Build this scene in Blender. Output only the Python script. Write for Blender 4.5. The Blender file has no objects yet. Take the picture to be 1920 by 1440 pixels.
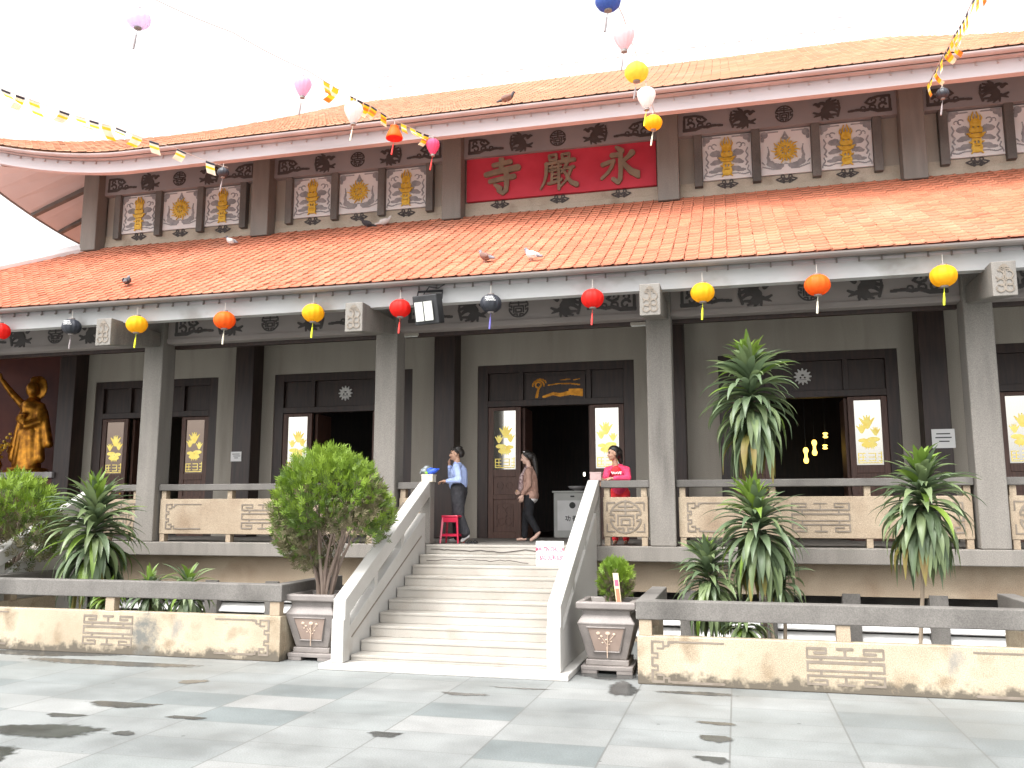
import bpy, bmesh, math, random
import numpy as np
from mathutils import Vector, Matrix, Quaternion
R = math.radians
PI = math.pi
random.seed(7)
S = bpy.context.scene
COL = S.collection

# ------------------------------------------------------------------ camera
cam_d = bpy.data.cameras.new("camera")
cam = bpy.data.objects.new("camera", cam_d); COL.objects.link(cam)
cam_d.sensor_fit = 'HORIZONTAL'; cam_d.sensor_width = 36.0
cam_d.lens = 36.0 * 1634.0 / 1920.0
cam_d.clip_start = 0.1; cam_d.clip_end = 2000
cam.location = (0, 0, 2.0)
cam.rotation_euler = (R(90 + 8.36), 0, R(14.33))
S.camera = cam

# ------------------------------------------------------------------ world and light
SUN_ELEV, SUN_AZ = 58.0, 205.0          # azimuth the light comes from, degrees clockwise from +Y
w = bpy.data.worlds.new("World"); S.world = w; w.use_nodes = True
nt = w.node_tree; bgn = nt.nodes["Background"]
sky = nt.nodes.new("ShaderNodeTexSky"); sky.sky_type = 'NISHITA'; sky.sun_disc = False
sky.sun_elevation = R(SUN_ELEV); sky.sun_rotation = R(SUN_AZ)
sky.air_density = 1.0; sky.dust_density = 5.0; sky.ozone_density = 1.0
hs = nt.nodes.new("ShaderNodeHueSaturation"); hs.inputs["Saturation"].default_value = 0.06
hs.inputs["Value"].default_value = 1.0
nt.links.new(sky.outputs[0], hs.inputs["Color"]); nt.links.new(hs.outputs[0], bgn.inputs["Color"])
bgn.inputs["Strength"].default_value = 0.15
sl = bpy.data.lights.new("sun", 'SUN'); sl.energy = 0.8; sl.angle = R(25); sl.color = (1, .96, .9)
sun = bpy.data.objects.new("sun", sl); COL.objects.link(sun)
_d = Vector((math.sin(R(SUN_AZ)) * math.cos(R(SUN_ELEV)), math.cos(R(SUN_AZ)) * math.cos(R(SUN_ELEV)), math.sin(R(SUN_ELEV))))
sun.rotation_euler = _d.to_track_quat('Z', 'Y').to_euler()
sun.location = _d * 60
S.view_settings.view_transform = 'Standard'; S.view_settings.look = 'None'
S.view_settings.gamma = 1; S.view_settings.use_curve_mapping = False
S.view_settings.exposure = 1.78
S.cycles.max_bounces = 8; S.cycles.diffuse_bounces = 5; S.cycles.transparent_max_bounces = 8

# ------------------------------------------------------------------ materials
def mat(name, c1, c2=None, scale=4.0, rough=.7, bump=0.0, bscale=60.0, speck=0.0, sscale=120.0, metal=0.0,
        spec=.5, trans=0.0, detail=4.0, lo=.35, hi=.65, emit=0.0, stain=None, stain_scale=1.5, stain_lo=.55, stain_hi=.7,
        stretch=None):
    m = bpy.data.materials.new(name); m.use_nodes = True
    N, L = m.node_tree.nodes, m.node_tree.links
    b = N["Principled BSDF"]; out = N["Material Output"]
    tc = N.new("ShaderNodeTexCoord"); co = tc.outputs["Object"]
    if stretch:
        mp = N.new("ShaderNodeMapping"); mp.inputs["Scale"].default_value = stretch
        L.new(co, mp.inputs[0]); co2 = mp.outputs[0]
    else: co2 = co
    col = None
    if c2 is not None:
        nz = N.new("ShaderNodeTexNoise"); nz.inputs["Scale"].default_value = scale; nz.inputs["Detail"].default_value = detail
        L.new(co2, nz.inputs["Vector"])
        rp = N.new("ShaderNodeMapRange"); rp.inputs[1].default_value = lo; rp.inputs[2].default_value = hi
        L.new(nz.outputs["Fac"], rp.inputs[0])
        mx = N.new("ShaderNodeMix"); mx.data_type = 'RGBA'
        mx.inputs[6].default_value = (*c1, 1); mx.inputs[7].default_value = (*c2, 1)
        L.new(rp.outputs[0], mx.inputs[0]); col = mx.outputs[2]
    else:
        rgb = N.new("ShaderNodeRGB"); rgb.outputs[0].default_value = (*c1, 1); col = rgb.outputs[0]
    if stain is not None:
        nz = N.new("ShaderNodeTexNoise"); nz.inputs["Scale"].default_value = stain_scale; nz.inputs["Detail"].default_value = 6
        L.new(co2, nz.inputs["Vector"])
        rp = N.new("ShaderNodeMapRange"); rp.inputs[1].default_value = stain_lo; rp.inputs[2].default_value = stain_hi
        L.new(nz.outputs["Fac"], rp.inputs[0])
        mx = N.new("ShaderNodeMix"); mx.data_type = 'RGBA'; L.new(rp.outputs[0], mx.inputs[0])
        L.new(col, mx.inputs[6]); mx.inputs[7].default_value = (*stain, 1); col = mx.outputs[2]
    if speck > 0:
        nz = N.new("ShaderNodeTexNoise"); nz.inputs["Scale"].default_value = sscale; nz.inputs["Detail"].default_value = 2
        L.new(co, nz.inputs["Vector"])
        rp = N.new("ShaderNodeMapRange"); rp.inputs[1].default_value = .3; rp.inputs[2].default_value = .7
        rp.inputs[3].default_value = 1 - speck; rp.inputs[4].default_value = 1 + speck
        L.new(nz.outputs["Fac"], rp.inputs[0])
        vm = N.new("ShaderNodeVectorMath"); vm.operation = 'SCALE'; L.new(col, vm.inputs[0]); L.new(rp.outputs[0], vm.inputs["Scale"])
        col = vm.outputs[0]
    L.new(col, b.inputs["Base Color"])
    b.inputs["Roughness"].default_value = rough; b.inputs["Metallic"].default_value = metal
    b.inputs["Specular IOR Level"].default_value = spec
    if bump > 0:
        nz = N.new("ShaderNodeTexNoise"); nz.inputs["Scale"].default_value = bscale; nz.inputs["Detail"].default_value = 5
        L.new(co, nz.inputs["Vector"])
        bp = N.new("ShaderNodeBump"); bp.inputs["Strength"].default_value = bump; bp.inputs["Distance"].default_value = .01 if bscale > 20 else .03
        L.new(nz.outputs["Fac"], bp.inputs["Height"]); L.new(bp.outputs[0], b.inputs["Normal"])
    if emit > 0:
        L.new(col, b.inputs["Emission Color"]); b.inputs["Emission Strength"].default_value = emit
    if trans > 0:
        tr = N.new("ShaderNodeBsdfTranslucent"); L.new(col, tr.inputs["Color"])
        ms = N.new("ShaderNodeMixShader"); ms.inputs[0].default_value = trans
        L.new(b.outputs[0], ms.inputs[1]); L.new(tr.outputs[0], ms.inputs[2]); L.new(ms.outputs[0], out.inputs["Surface"])
    return m

M = {}
M['granite'] = mat('grey_washed_stone', (.175, .160, .142), (.235, .215, .192), 1.3, .8, .2, 90, .2, 70, stain=(.105, .095, .086), stain_scale=1.3, stain_lo=.52, stain_hi=.8, stretch=(2.4, 2.4, .35))
M['granite_dark'] = mat('dark_washed_stone', (.115, .106, .097), (.165, .153, .14), 1.8, .8, .2, 90, .2, 70, stain=(.065, .06, .054), stain_scale=1.4, stain_lo=.5, stain_hi=.78, stretch=(1, 1, .6))
M['tan'] = mat('tan_washed_stone', (.31, .24, .17), (.38, .305, .22), 1.3, .8, .25, 90, .25, 90, stain=(.25, .18, .12), stain_scale=1.7, stain_lo=.5, stain_hi=.75)
M['wall'] = mat('grey_beige_plaster', (.325, .29, .245), (.38, .345, .295), .9, .85, .12, 50, .08, 60, stain=(.22, .195, .165), stain_scale=1.2, stain_lo=.55, stain_hi=.85, stretch=(2, 2, .3))
M['cream'] = mat('cream_stone_band', (.40, .345, .27), (.48, .42, .34), 1.4, .8, .2, 80, .15, 80, stain=(.30, .25, .19), stain_scale=2)
M['soffit'] = mat('grey_soffit_plaster', (.25, .22, .205), (.30, .265, .25), .9, .85, .1, 40)
M['soffit_pink'] = mat('pale_soffit_board', (.52, .52, .54), (.58, .58, .60), 1.2, .8)
M['soffit_up'] = mat('grey_upper_frieze', (.25, .245, .25), (.30, .29, .295), .9, .85, .1, 40)
M['lacquer'] = mat('dark_brown_lacquer', (.022, .013, .011), (.042, .022, .017), 3, .45, .08, 40, stretch=(6, 6, .6))
M['door'] = mat('carved_dark_wood', (.075, .036, .026), (.125, .06, .042), 4, .5, .12, 45, stretch=(8, 8, .8))
M['red'] = mat('red_painted_board', (.50, .025, .05), (.58, .04, .07), 1.5, .65)
M['letter'] = mat('stone_brown_letter', (.20, .155, .105), (.27, .205, .14), 6, .7)
M['white'] = mat('white_limewash', (.76, .75, .74), (.70, .69, .69), 2, .8)
M['louvre'] = mat('white_louvre_paint', (.80, .79, .78), (.70, .69, .67), 3, .6)
M['relief'] = mat('dark_painted_relief', (.055, .048, .046), (.075, .066, .064), 5, .75)
M['scroll'] = mat('grey_painted_scroll', (.24, .245, .255), (.34, .34, .35), 9, .75)
M['gold'] = mat('gold_painted_relief', (.62, .36, .02), (.80, .56, .10), 14, .45, metal=.25)
M['goldleaf'] = mat('gilded_statue', (.62, .27, .03), (.26, .10, .012), 7, .35, metal=.75)
M['glint'] = mat('gold_inlay', (.92, .78, .24), (.88, .66, .14), 8, .3, metal=.6)
M['groove'] = mat('grey_incised_line', (.17, .14, .11), (.22, .185, .15), 9, .85)
M['fascia'] = mat('grey_painted_fascia', (.44, .435, .43), (.51, .505, .50), .8, .6, stain=(.33, .31, .29), stain_scale=.9, stretch=(1.5, 1, 2))
M['fascia_pale'] = mat('pale_painted_fascia', (.46, .42, .43), (.54, .49, .50), .8, .6, stain=(.38, .33, .33), stain_scale=.7, stretch=(.5, 1, 3))
M['gutter'] = mat('brown_grey_gutter', (.20, .17, .155), (.27, .235, .22), 1.2, .5)
M['gutter_pink'] = mat('pale_dusty_gutter', (.40, .335, .325), (.48, .41, .40), 1.2, .5)
M['ridge'] = mat('whitewashed_ridge', (.80, .79, .80), (.72, .72, .74), 1.5, .8)
M['stair'] = mat('white_terrazzo', (.31, .285, .25), (.385, .36, .325), 1.4, .6, .08, 80, .1, 150, stain=(.29, .25, .205), stain_scale=2.6, stain_lo=.56, stain_hi=.82)
M['stair_white'] = mat('white_stair_wall', (.42, .405, .38), (.49, .478, .455), .9, .65, .08, 70, .07, 150, stain=(.33, .29, .25), stain_scale=1.9, stain_lo=.58, stain_hi=.85)
M['crack'] = mat('dark_crack', (.05, .04, .035))
M['pot'] = mat('brown_grey_stoneware', (.17, .15, .14), (.23, .205, .19), 3, .55, .15, 60, .1, 80)
M['pot_panel'] = mat('reddish_stoneware', (.27, .20, .165), (.31, .235, .195), 4, .6)
M['pot_flower'] = mat('pale_flower_relief', (.55, .42, .32), (.45, .34, .26), 12, .6)
M['soil'] = mat('planter_soil', (.09, .07, .05), (.14, .11, .08), 6, .95, .5, 40)
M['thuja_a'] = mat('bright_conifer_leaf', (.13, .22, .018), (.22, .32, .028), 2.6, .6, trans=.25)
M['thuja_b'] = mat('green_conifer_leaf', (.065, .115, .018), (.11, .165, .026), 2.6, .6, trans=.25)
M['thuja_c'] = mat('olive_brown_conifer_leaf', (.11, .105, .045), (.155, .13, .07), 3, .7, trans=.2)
M['bark'] = mat('reddish_grey_bark', (.16, .115, .09), (.26, .20, .165), 5, .9, .4, 40, stretch=(3, 3, .5))
M['leaf_a'] = mat('green_strap_leaf', (.155, .21, .095), (.20, .255, .12), 3, .42, trans=.3)
M['leaf_b'] = mat('dark_strap_leaf', (.105, .15, .08), (.135, .185, .10), 3, .42, trans=.28)
M['leaf_c'] = mat('young_strap_leaf', (.13, .22, .035), (.19, .28, .045), 3, .42, trans=.3)
M['leaf_d'] = mat('dry_yellow_leaf', (.24, .22, .05), (.20, .14, .05), 3, .6, trans=.3)
M['cane'] = mat('pale_cane_stem', (.30, .24, .18), (.22, .175, .13), 6, .85, .3, 40)
M['cord'] = mat('pale_cord', (.55, .50, .45))
M['cord_dark'] = mat('dark_cable', (.03, .03, .03), rough=.5)
M['black'] = mat('black_metal', (.015, .015, .016), (.03, .03, .032), 5, .45)
M['lampglass'] = mat('frosted_lamp_glass', (.66, .66, .62), (.5, .5, .47), 8, .25)
M['skin'] = mat('skin', (.44, .25, .165), (.52, .31, .215), 14, .6, .15, 60)
M['skin_pale'] = mat('pale_skin', (.62, .40, .31), (.66, .44, .35), 5, .55)
M['hair'] = mat('black_hair', (.010, .008, .007), (.022, .016, .013), 20, .45)
M['lip'] = mat('lip', (.33, .12, .10))
M['eye'] = mat('dark_eye', (.02, .015, .012), rough=.3)
M['shirt'] = mat('light_blue_shirt', (.38, .48, .80), (.44, .54, .85), 8, .8, .9, 16)
M['trousers'] = mat('charcoal_trousers', (.030, .030, .036), (.045, .044, .05), 8, .85, .9, 16)
M['cardigan'] = mat('beige_pink_cardigan', (.40, .235, .18), (.46, .28, .22), 9, .85, .9, 16)
M['blackcloth'] = mat('black_cloth', (.007, .007, .010), (.013, .013, .016), 9, .85, .9, 16)
M['scarf'] = mat('patterned_scarf', (.55, .42, .40), (.12, .06, .07), 30, .8)
M['pink'] = mat('hot_pink_hoodie', (.80, .045, .13), (.86, .07, .17), 8, .8, .9, 16)
M['redcloth'] = mat('red_cloth', (.78, .03, .035), (.70, .025, .04), 8, .8, .9, 16)
M['redplastic'] = mat('red_plastic', (.50, .012, .05), (.56, .018, .06), 4, .35)
M['stoolleg'] = mat('pinkish_plastic', (.72, .18, .24))
M['bluebag'] = mat('blue_plastic_bag', (.03, .09, .62), (.05, .14, .75), 9, .4)
M['greybag'] = mat('grey_green_bag', (.10, .13, .13), (.40, .43, .45), 12, .5)
M['green_bit'] = mat('bright_green_plastic', (.25, .55, .05))
M['box'] = mat('cream_carton', (.60, .57, .47), (.55, .52, .43), 4, .8)
M['pinkbox'] = mat('dusty_pink_carton', (.42, .30, .29), (.38, .26, .25), 4, .8)
M['paper'] = mat('white_paper', (.80, .79, .78))
M['pinktext'] = mat('faded_red_lettering', (.66, .10, .18))
M['ink'] = mat('dark_ink', (.05, .05, .05))
M['orange_tag'] = mat('orange_red_print', (.62, .17, .10))
M['cream_tag'] = mat('cream_tag_board', (.72, .60, .40))
M['cabinet'] = mat('white_cabinet_paint', (.50, .50, .47), (.45, .45, .42), 3, .5)
M['lotus'] = mat('white_plaster_lotus', (.62, .60, .58))
M['lamp_warm'] = mat('lit_yellow_lantern', (1.0, .62, .12), emit=1.2)
M['lamp_white'] = mat('lit_small_bulb', (1, .95, .8), emit=2.0)
M['alcove'] = mat('dark_maroon_wall', (.075, .018, .016), (.12, .03, .02), 1.6, .6)
M['marble'] = mat('grey_marble', (.42, .40, .40), (.30, .28, .28), 4, .4)
M['pigeon_grey'] = mat('grey_feathers', (.13, .13, .15), (.20, .19, .21), 14, .7)
M['pigeon_dark'] = mat('dark_feathers', (.030, .030, .036), (.055, .05, .055), 14, .7)
M['pigeon_white'] = mat('white_feathers', (.72, .70, .68), (.60, .57, .55), 14, .7)
M['pigeon_brown'] = mat('brown_feathers', (.20, .10, .075), (.15, .085, .07), 14, .7)
M['beak'] = mat('pinkish_beak', (.35, .2, .17))
M['wet'] = mat('wet_paving', (.04, .041, .04), (.075, .077, .075), 3, .2, spec=.5)
def soft_edge(m):
    N, L = m.node_tree.nodes, m.node_tree.links; b = N["Principled BSDF"]; out = N["Material Output"]
    at = N.new("ShaderNodeAttribute"); at.attribute_name = "wetness"; tc = N.new("ShaderNodeTexCoord")
    nz = N.new("ShaderNodeTexNoise"); nz.inputs["Scale"].default_value = 14; nz.inputs["Detail"].default_value = 7; L.new(tc.outputs["Object"], nz.inputs["Vector"])
    ad = N.new("ShaderNodeMath"); ad.operation = 'MULTIPLY_ADD'; L.new(nz.outputs["Fac"], ad.inputs[0]); ad.inputs[1].default_value = 1.1; L.new(at.outputs["Fac"], ad.inputs[2])
    mr = N.new("ShaderNodeMapRange"); mr.inputs[1].default_value = .72; mr.inputs[2].default_value = 1.12; mr.inputs[4].default_value = .93; L.new(ad.outputs[0], mr.inputs[0])
    tr = N.new("ShaderNodeBsdfTransparent"); ms = N.new("ShaderNodeMixShader"); L.new(mr.outputs[0], ms.inputs[0]); L.new(tr.outputs[0], ms.inputs[1]); L.new(b.outputs[0], ms.inputs[2]); L.new(ms.outputs[0], out.inputs["Surface"])
soft_edge(M['wet'])
def cloth(name, c, t=.4): return mat(name, c, tuple(min(1, x * 1.12) for x in c), 6, .6, trans=t, spec=.3)
M['l_yellow'] = cloth('yellow_lantern_silk', (.90, .52, .015))
M['l_orange'] = cloth('orange_lantern_silk', (.88, .16, .015))
M['l_red'] = cloth('red_lantern_silk', (.78, .025, .018))
M['l_black'] = mat('black_printed_silk', (.022, .024, .032), (.03, .032, .042), 8, .5)
M['l_pink'] = cloth('pink_lantern_silk', (.75, .12, .26))
M['l_lilac'] = cloth('lilac_lantern_silk', (.80, .70, .84), .55)
M['l_mauve'] = cloth('mauve_lantern_silk', (.78, .52, .66), .5)
M['l_white'] = cloth('white_lantern_silk', (.82, .78, .76), .5)
M['l_rose'] = cloth('pale_rose_lantern_silk', (.80, .62, .64), .5)
M['l_lemon'] = cloth('lemon_lantern_silk', (.80, .66, .10), .5)
M['l_blue'] = cloth('blue_lantern_silk', (.10, .17, .48), .4)
M['t_yellow'] = mat('yellow_tassel', (.78, .80, .03)); M['t_red'] = mat('red_tassel', (.75, .06, .05))
M['t_white'] = mat('white_tassel', (.75, .70, .55)); M['t_blue'] = mat('violet_tassel', (.16, .14, .45)); M['t_grey'] = mat('grey_tassel', (.28, .24, .24))
M['f_blue'] = mat('navy_flag_cloth', (.025, .03, .05)); M['f_yellow'] = cloth('yellow_flag_cloth', (.86, .68, .05), .35)
M['f_red'] = cloth('red_flag_cloth', (.70, .05, .05), .35); M['f_white'] = cloth('white_flag_cloth', (.85, .80, .66), .35)
M['f_orange'] = cloth('orange_flag_cloth', (.85, .34, .06), .35)

def tile_mat(name, base, alt, pale, rough):
    m = mat(name, base, alt, 1.1, rough, .15, 60, spec=.4, stain=pale, stain_scale=.55, stain_lo=.5, stain_hi=.8)
    N, L = m.node_tree.nodes, m.node_tree.links
    b = N["Principled BSDF"]; src = b.inputs["Base Color"].links[0].from_socket
    at = N.new("ShaderNodeAttribute"); at.attribute_name = "tone"
    mr = N.new("ShaderNodeMapRange"); mr.inputs[3].default_value = .84; mr.inputs[4].default_value = 1.14
    L.new(at.outputs["Fac"], mr.inputs[0])
    vm = N.new("ShaderNodeVectorMath"); vm.operation = 'SCALE'; L.new(src, vm.inputs[0]); L.new(mr.outputs[0], vm.inputs["Scale"])
    L.new(vm.outputs[0], b.inputs["Base Color"])
    return m
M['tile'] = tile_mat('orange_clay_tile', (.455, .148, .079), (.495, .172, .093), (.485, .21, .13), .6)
M['tile_up'] = tile_mat('glare_paled_clay_tile', (.43, .19, .10), (.46, .215, .12), (.46, .26, .165), .55)  # clay tile colour paled to paint in the white glare of the sky

def glass_mat(name, refl, tint):
    m = bpy.data.materials.new(name); m.use_nodes = True
    b = m.node_tree.nodes["Principled BSDF"]
    b.inputs["Base Color"].default_value = (*tint, 1); b.inputs["Metallic"].default_value = refl
    b.inputs["Roughness"].default_value = .06
    return m
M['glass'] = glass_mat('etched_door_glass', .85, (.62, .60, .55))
M['glass_dim'] = glass_mat('dim_reflection_door_glass', .6, (.20, .15, .12))  # same door glass, dark tint paints in the dim reflection of other buildings

def grime_mat(name, c1, c2, stain, grime, top, run=None):
    """washed stone with a ragged band of moss and splashed dirt low on the panel"""
    m = mat(name, c1, c2, 1.6, .8, .25, 90, .28, 80, stain=stain, stain_scale=3.2, stain_lo=.5, stain_hi=.72)
    N, L = m.node_tree.nodes, m.node_tree.links
    b = N["Principled BSDF"]; src = b.inputs["Base Color"].links[0].from_socket
    tc = N.new("ShaderNodeTexCoord"); sp = N.new("ShaderNodeSeparateXYZ"); L.new(tc.outputs["Object"], sp.inputs[0])
    nz = N.new("ShaderNodeTexNoise"); nz.inputs["Scale"].default_value = 5; nz.inputs["Detail"].default_value = 8; nz.inputs["Roughness"].default_value = .72
    L.new(tc.outputs["Object"], nz.inputs["Vector"])
    a = N.new("ShaderNodeMath"); a.operation = 'MULTIPLY_ADD'; L.new(nz.outputs["Fac"], a.inputs[0]); a.inputs[1].default_value = -.55
    L.new(sp.outputs["Z"], a.inputs[2])
    mr = N.new("ShaderNodeMapRange"); mr.inputs[1].default_value = top - .27; mr.inputs[2].default_value = top - .36
    L.new(a.outputs[0], mr.inputs[0])
    mx = N.new("ShaderNodeMix"); mx.data_type = 'RGBA'; L.new(mr.outputs[0], mx.inputs[0]); L.new(src, mx.inputs[6])
    mx.inputs[7].default_value = (*grime, 1)
    # dark run-down patch
    mp = N.new("ShaderNodeMapping"); mp.inputs["Scale"].default_value = (.9, 1, .45); L.new(tc.outputs["Object"], mp.inputs[0])
    n2 = N.new("ShaderNodeTexNoise"); n2.inputs["Scale"].default_value = 1.6; n2.inputs["Detail"].default_value = 9; n2.inputs["Roughness"].default_value = .65
    L.new(mp.outputs[0], n2.inputs["Vector"])
    m2 = N.new("ShaderNodeMapRange"); m2.inputs[1].default_value = .63; m2.inputs[2].default_value = .72; m2.inputs[4].default_value = .7
    L.new(n2.outputs["Fac"], m2.inputs[0])
    mx2 = N.new("ShaderNodeMix"); mx2.data_type = 'RGBA'; L.new(m2.outputs[0], mx2.inputs[0]); L.new(mx.outputs[2], mx2.inputs[6])
    mx2.inputs[7].default_value = (.20, .20, .19, 1)
    last = mx2.outputs[2]
    if run:        # one broad dark run of old water down the panel, ragged at its edges
        def mth(op, a, bb):
            n = N.new("ShaderNodeMath"); n.operation = op
            for i, v in enumerate((a, bb)):
                if isinstance(v, (int, float)): n.inputs[i].default_value = v
                else: L.new(v, n.inputs[i])
            return n.outputs[0]
        dx = mth('DIVIDE', mth('SUBTRACT', sp.outputs["X"], run[0]), .30); dz = mth('DIVIDE', mth('SUBTRACT', sp.outputs["Z"], run[1]), .42)
        d = mth('ADD', mth('ADD', mth('MULTIPLY', dx, dx), mth('MULTIPLY', dz, dz)), mth('MULTIPLY', nz.outputs["Fac"], 3.6))
        m3 = N.new("ShaderNodeMapRange"); m3.inputs[1].default_value = 2.65; m3.inputs[2].default_value = 1.75; m3.inputs[4].default_value = .9; L.new(d, m3.inputs[0])
        mx3 = N.new("ShaderNodeMix"); mx3.data_type = 'RGBA'; L.new(m3.outputs[0], mx3.inputs[0]); L.new(last, mx3.inputs[6]); mx3.inputs[7].default_value = (.11, .115, .11, 1); last = mx3.outputs[2]
    L.new(last, b.inputs["Base Color"])
    return m
M['grime_run'] = grime_mat('stained_mossy_tan_stone', (.34, .28, .20), (.43, .365, .27), (.25, .19, .125), (.105, .088, .066), .14, (.62, .30))
M['grime'] = grime_mat('mossy_tan_stone', (.34, .28, .20), (.43, .365, .27), (.25, .19, .125), (.105, .088, .066), .14)

def ground_mat():
    m = bpy.data.materials.new('stone_paving'); m.use_nodes = True
    N, L = m.node_tree.nodes, m.node_tree.links; b = N["Principled BSDF"]
    def mth(op, a, bb=None, c=None):
        n = N.new("ShaderNodeMath"); n.operation = op
        for i, v in enumerate((a, bb, c)):
            if v is None: continue
            if isinstance(v, (int, float)): n.inputs[i].default_value = v
            else: L.new(v, n.inputs[i])
        return n.outputs[0]
    tc = N.new("ShaderNodeTexCoord"); sp = N.new("ShaderNodeSeparateXYZ"); L.new(tc.outputs["Object"], sp.inputs[0])
    PX, PY = 1.03, .61
    cx = mth('DIVIDE', mth('ADD', sp.outputs["X"], .13 + 103), PX); ix = mth('FLOOR', cx); fx = mth('FRACT', cx)
    w1 = N.new("ShaderNodeTexWhiteNoise"); w1.noise_dimensions = '1D'; L.new(ix, w1.inputs["W"])
    cy = mth('DIVIDE', mth('ADD', mth('ADD', sp.outputs["Y"], 61), mth('MULTIPLY', w1.outputs["Value"], .25)), PY); iy = mth('FLOOR', cy); fy = mth('FRACT', cy)
    cb = N.new("ShaderNodeCombineXYZ"); L.new(ix, cb.inputs[0]); L.new(iy, cb.inputs[1])
    w2 = N.new("ShaderNodeTexWhiteNoise"); w2.noise_dimensions = '3D'; L.new(cb.outputs[0], w2.inputs["Vector"])
    rp = N.new("ShaderNodeValToRGB"); L.new(w2.outputs["Value"], rp.inputs[0]); e = rp.color_ramp.elements
    e[0].position = 0; e[0].color = (.14, .158, .158, 1); e[1].position = 1; e[1].color = (.235, .238, .232, 1)
    for p, c in ((.25, (.18, .192, .19)), (.5, (.208, .216, .212)), (.75, (.186, .20, .196))):
        k = e.new(p); k.color = (*c, 1)
    ex = mth('MULTIPLY', mth('MINIMUM', fx, mth('SUBTRACT', 1, fx)), PX); ey = mth('MULTIPLY', mth('MINIMUM', fy, mth('SUBTRACT', 1, fy)), PY)
    jx = mth('LESS_THAN', ex, .008); jy = mth('LESS_THAN', ey, .0045); j = mth('MAXIMUM', jx, jy)
    nz = N.new("ShaderNodeTexNoise"); nz.inputs["Scale"].default_value = .8; nz.inputs["Detail"].default_value = 9; nz.inputs["Roughness"].default_value = .65
    L.new(tc.outputs["Object"], nz.inputs["Vector"])
    mr = N.new("ShaderNodeMapRange"); mr.inputs[1].default_value = .35; mr.inputs[2].default_value = .68; mr.inputs[3].default_value = .76; mr.inputs[4].default_value = 1.14
    L.new(nz.outputs["Fac"], mr.inputs[0])
    n3 = N.new("ShaderNodeTexNoise"); n3.inputs["Scale"].default_value = 70; n3.inputs["Detail"].default_value = 3; L.new(tc.outputs["Object"], n3.inputs["Vector"])
    m3 = N.new("ShaderNodeMapRange"); m3.inputs[1].default_value = .3; m3.inputs[2].default_value = .7; m3.inputs[3].default_value = .82; m3.inputs[4].default_value = 1.16
    L.new(n3.outputs["Fac"], m3.inputs[0])
    # scattered dark spots and splashes
    n4 = N.new("ShaderNodeTexVoronoi"); n4.inputs["Scale"].default_value = 1.7; L.new(tc.outputs["Object"], n4.inputs["Vector"])
    spot = mth('LESS_THAN', n4.outputs["Distance"], .035)
    tot = mth('MULTIPLY', mth('MULTIPLY', mr.outputs[0], m3.outputs[0]), mth('SUBTRACT', 1, mth('MULTIPLY', spot, .5)))
    vm = N.new("ShaderNodeVectorMath"); vm.operation = 'SCALE'; L.new(rp.outputs[0], vm.inputs[0]); L.new(tot, vm.inputs["Scale"])
    mx = N.new("ShaderNodeMix"); mx.data_type = 'RGBA'; L.new(mth('MULTIPLY', j, .8), mx.inputs[0]); L.new(vm.outputs[0], mx.inputs[6]); mx.inputs[7].default_value = (.11, .11, .105, 1)
    L.new(mx.outputs[2], b.inputs["Base Color"])
    mr2 = N.new("ShaderNodeMapRange"); mr2.inputs[1].default_value = .35; mr2.inputs[2].default_value = .65; mr2.inputs[3].default_value = .42; mr2.inputs[4].default_value = .7
    L.new(nz.outputs["Fac"], mr2.inputs[0]); L.new(mr2.outputs[0], b.inputs["Roughness"])
    bp = N.new("ShaderNodeBump"); bp.inputs["Strength"].default_value = .15; bp.inputs["Distance"].default_value = .004
    L.new(n3.outputs["Fac"], bp.inputs["Height"]); L.new(bp.outputs[0], b.inputs["Normal"])
    return m
M['ground'] = ground_mat()

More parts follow.
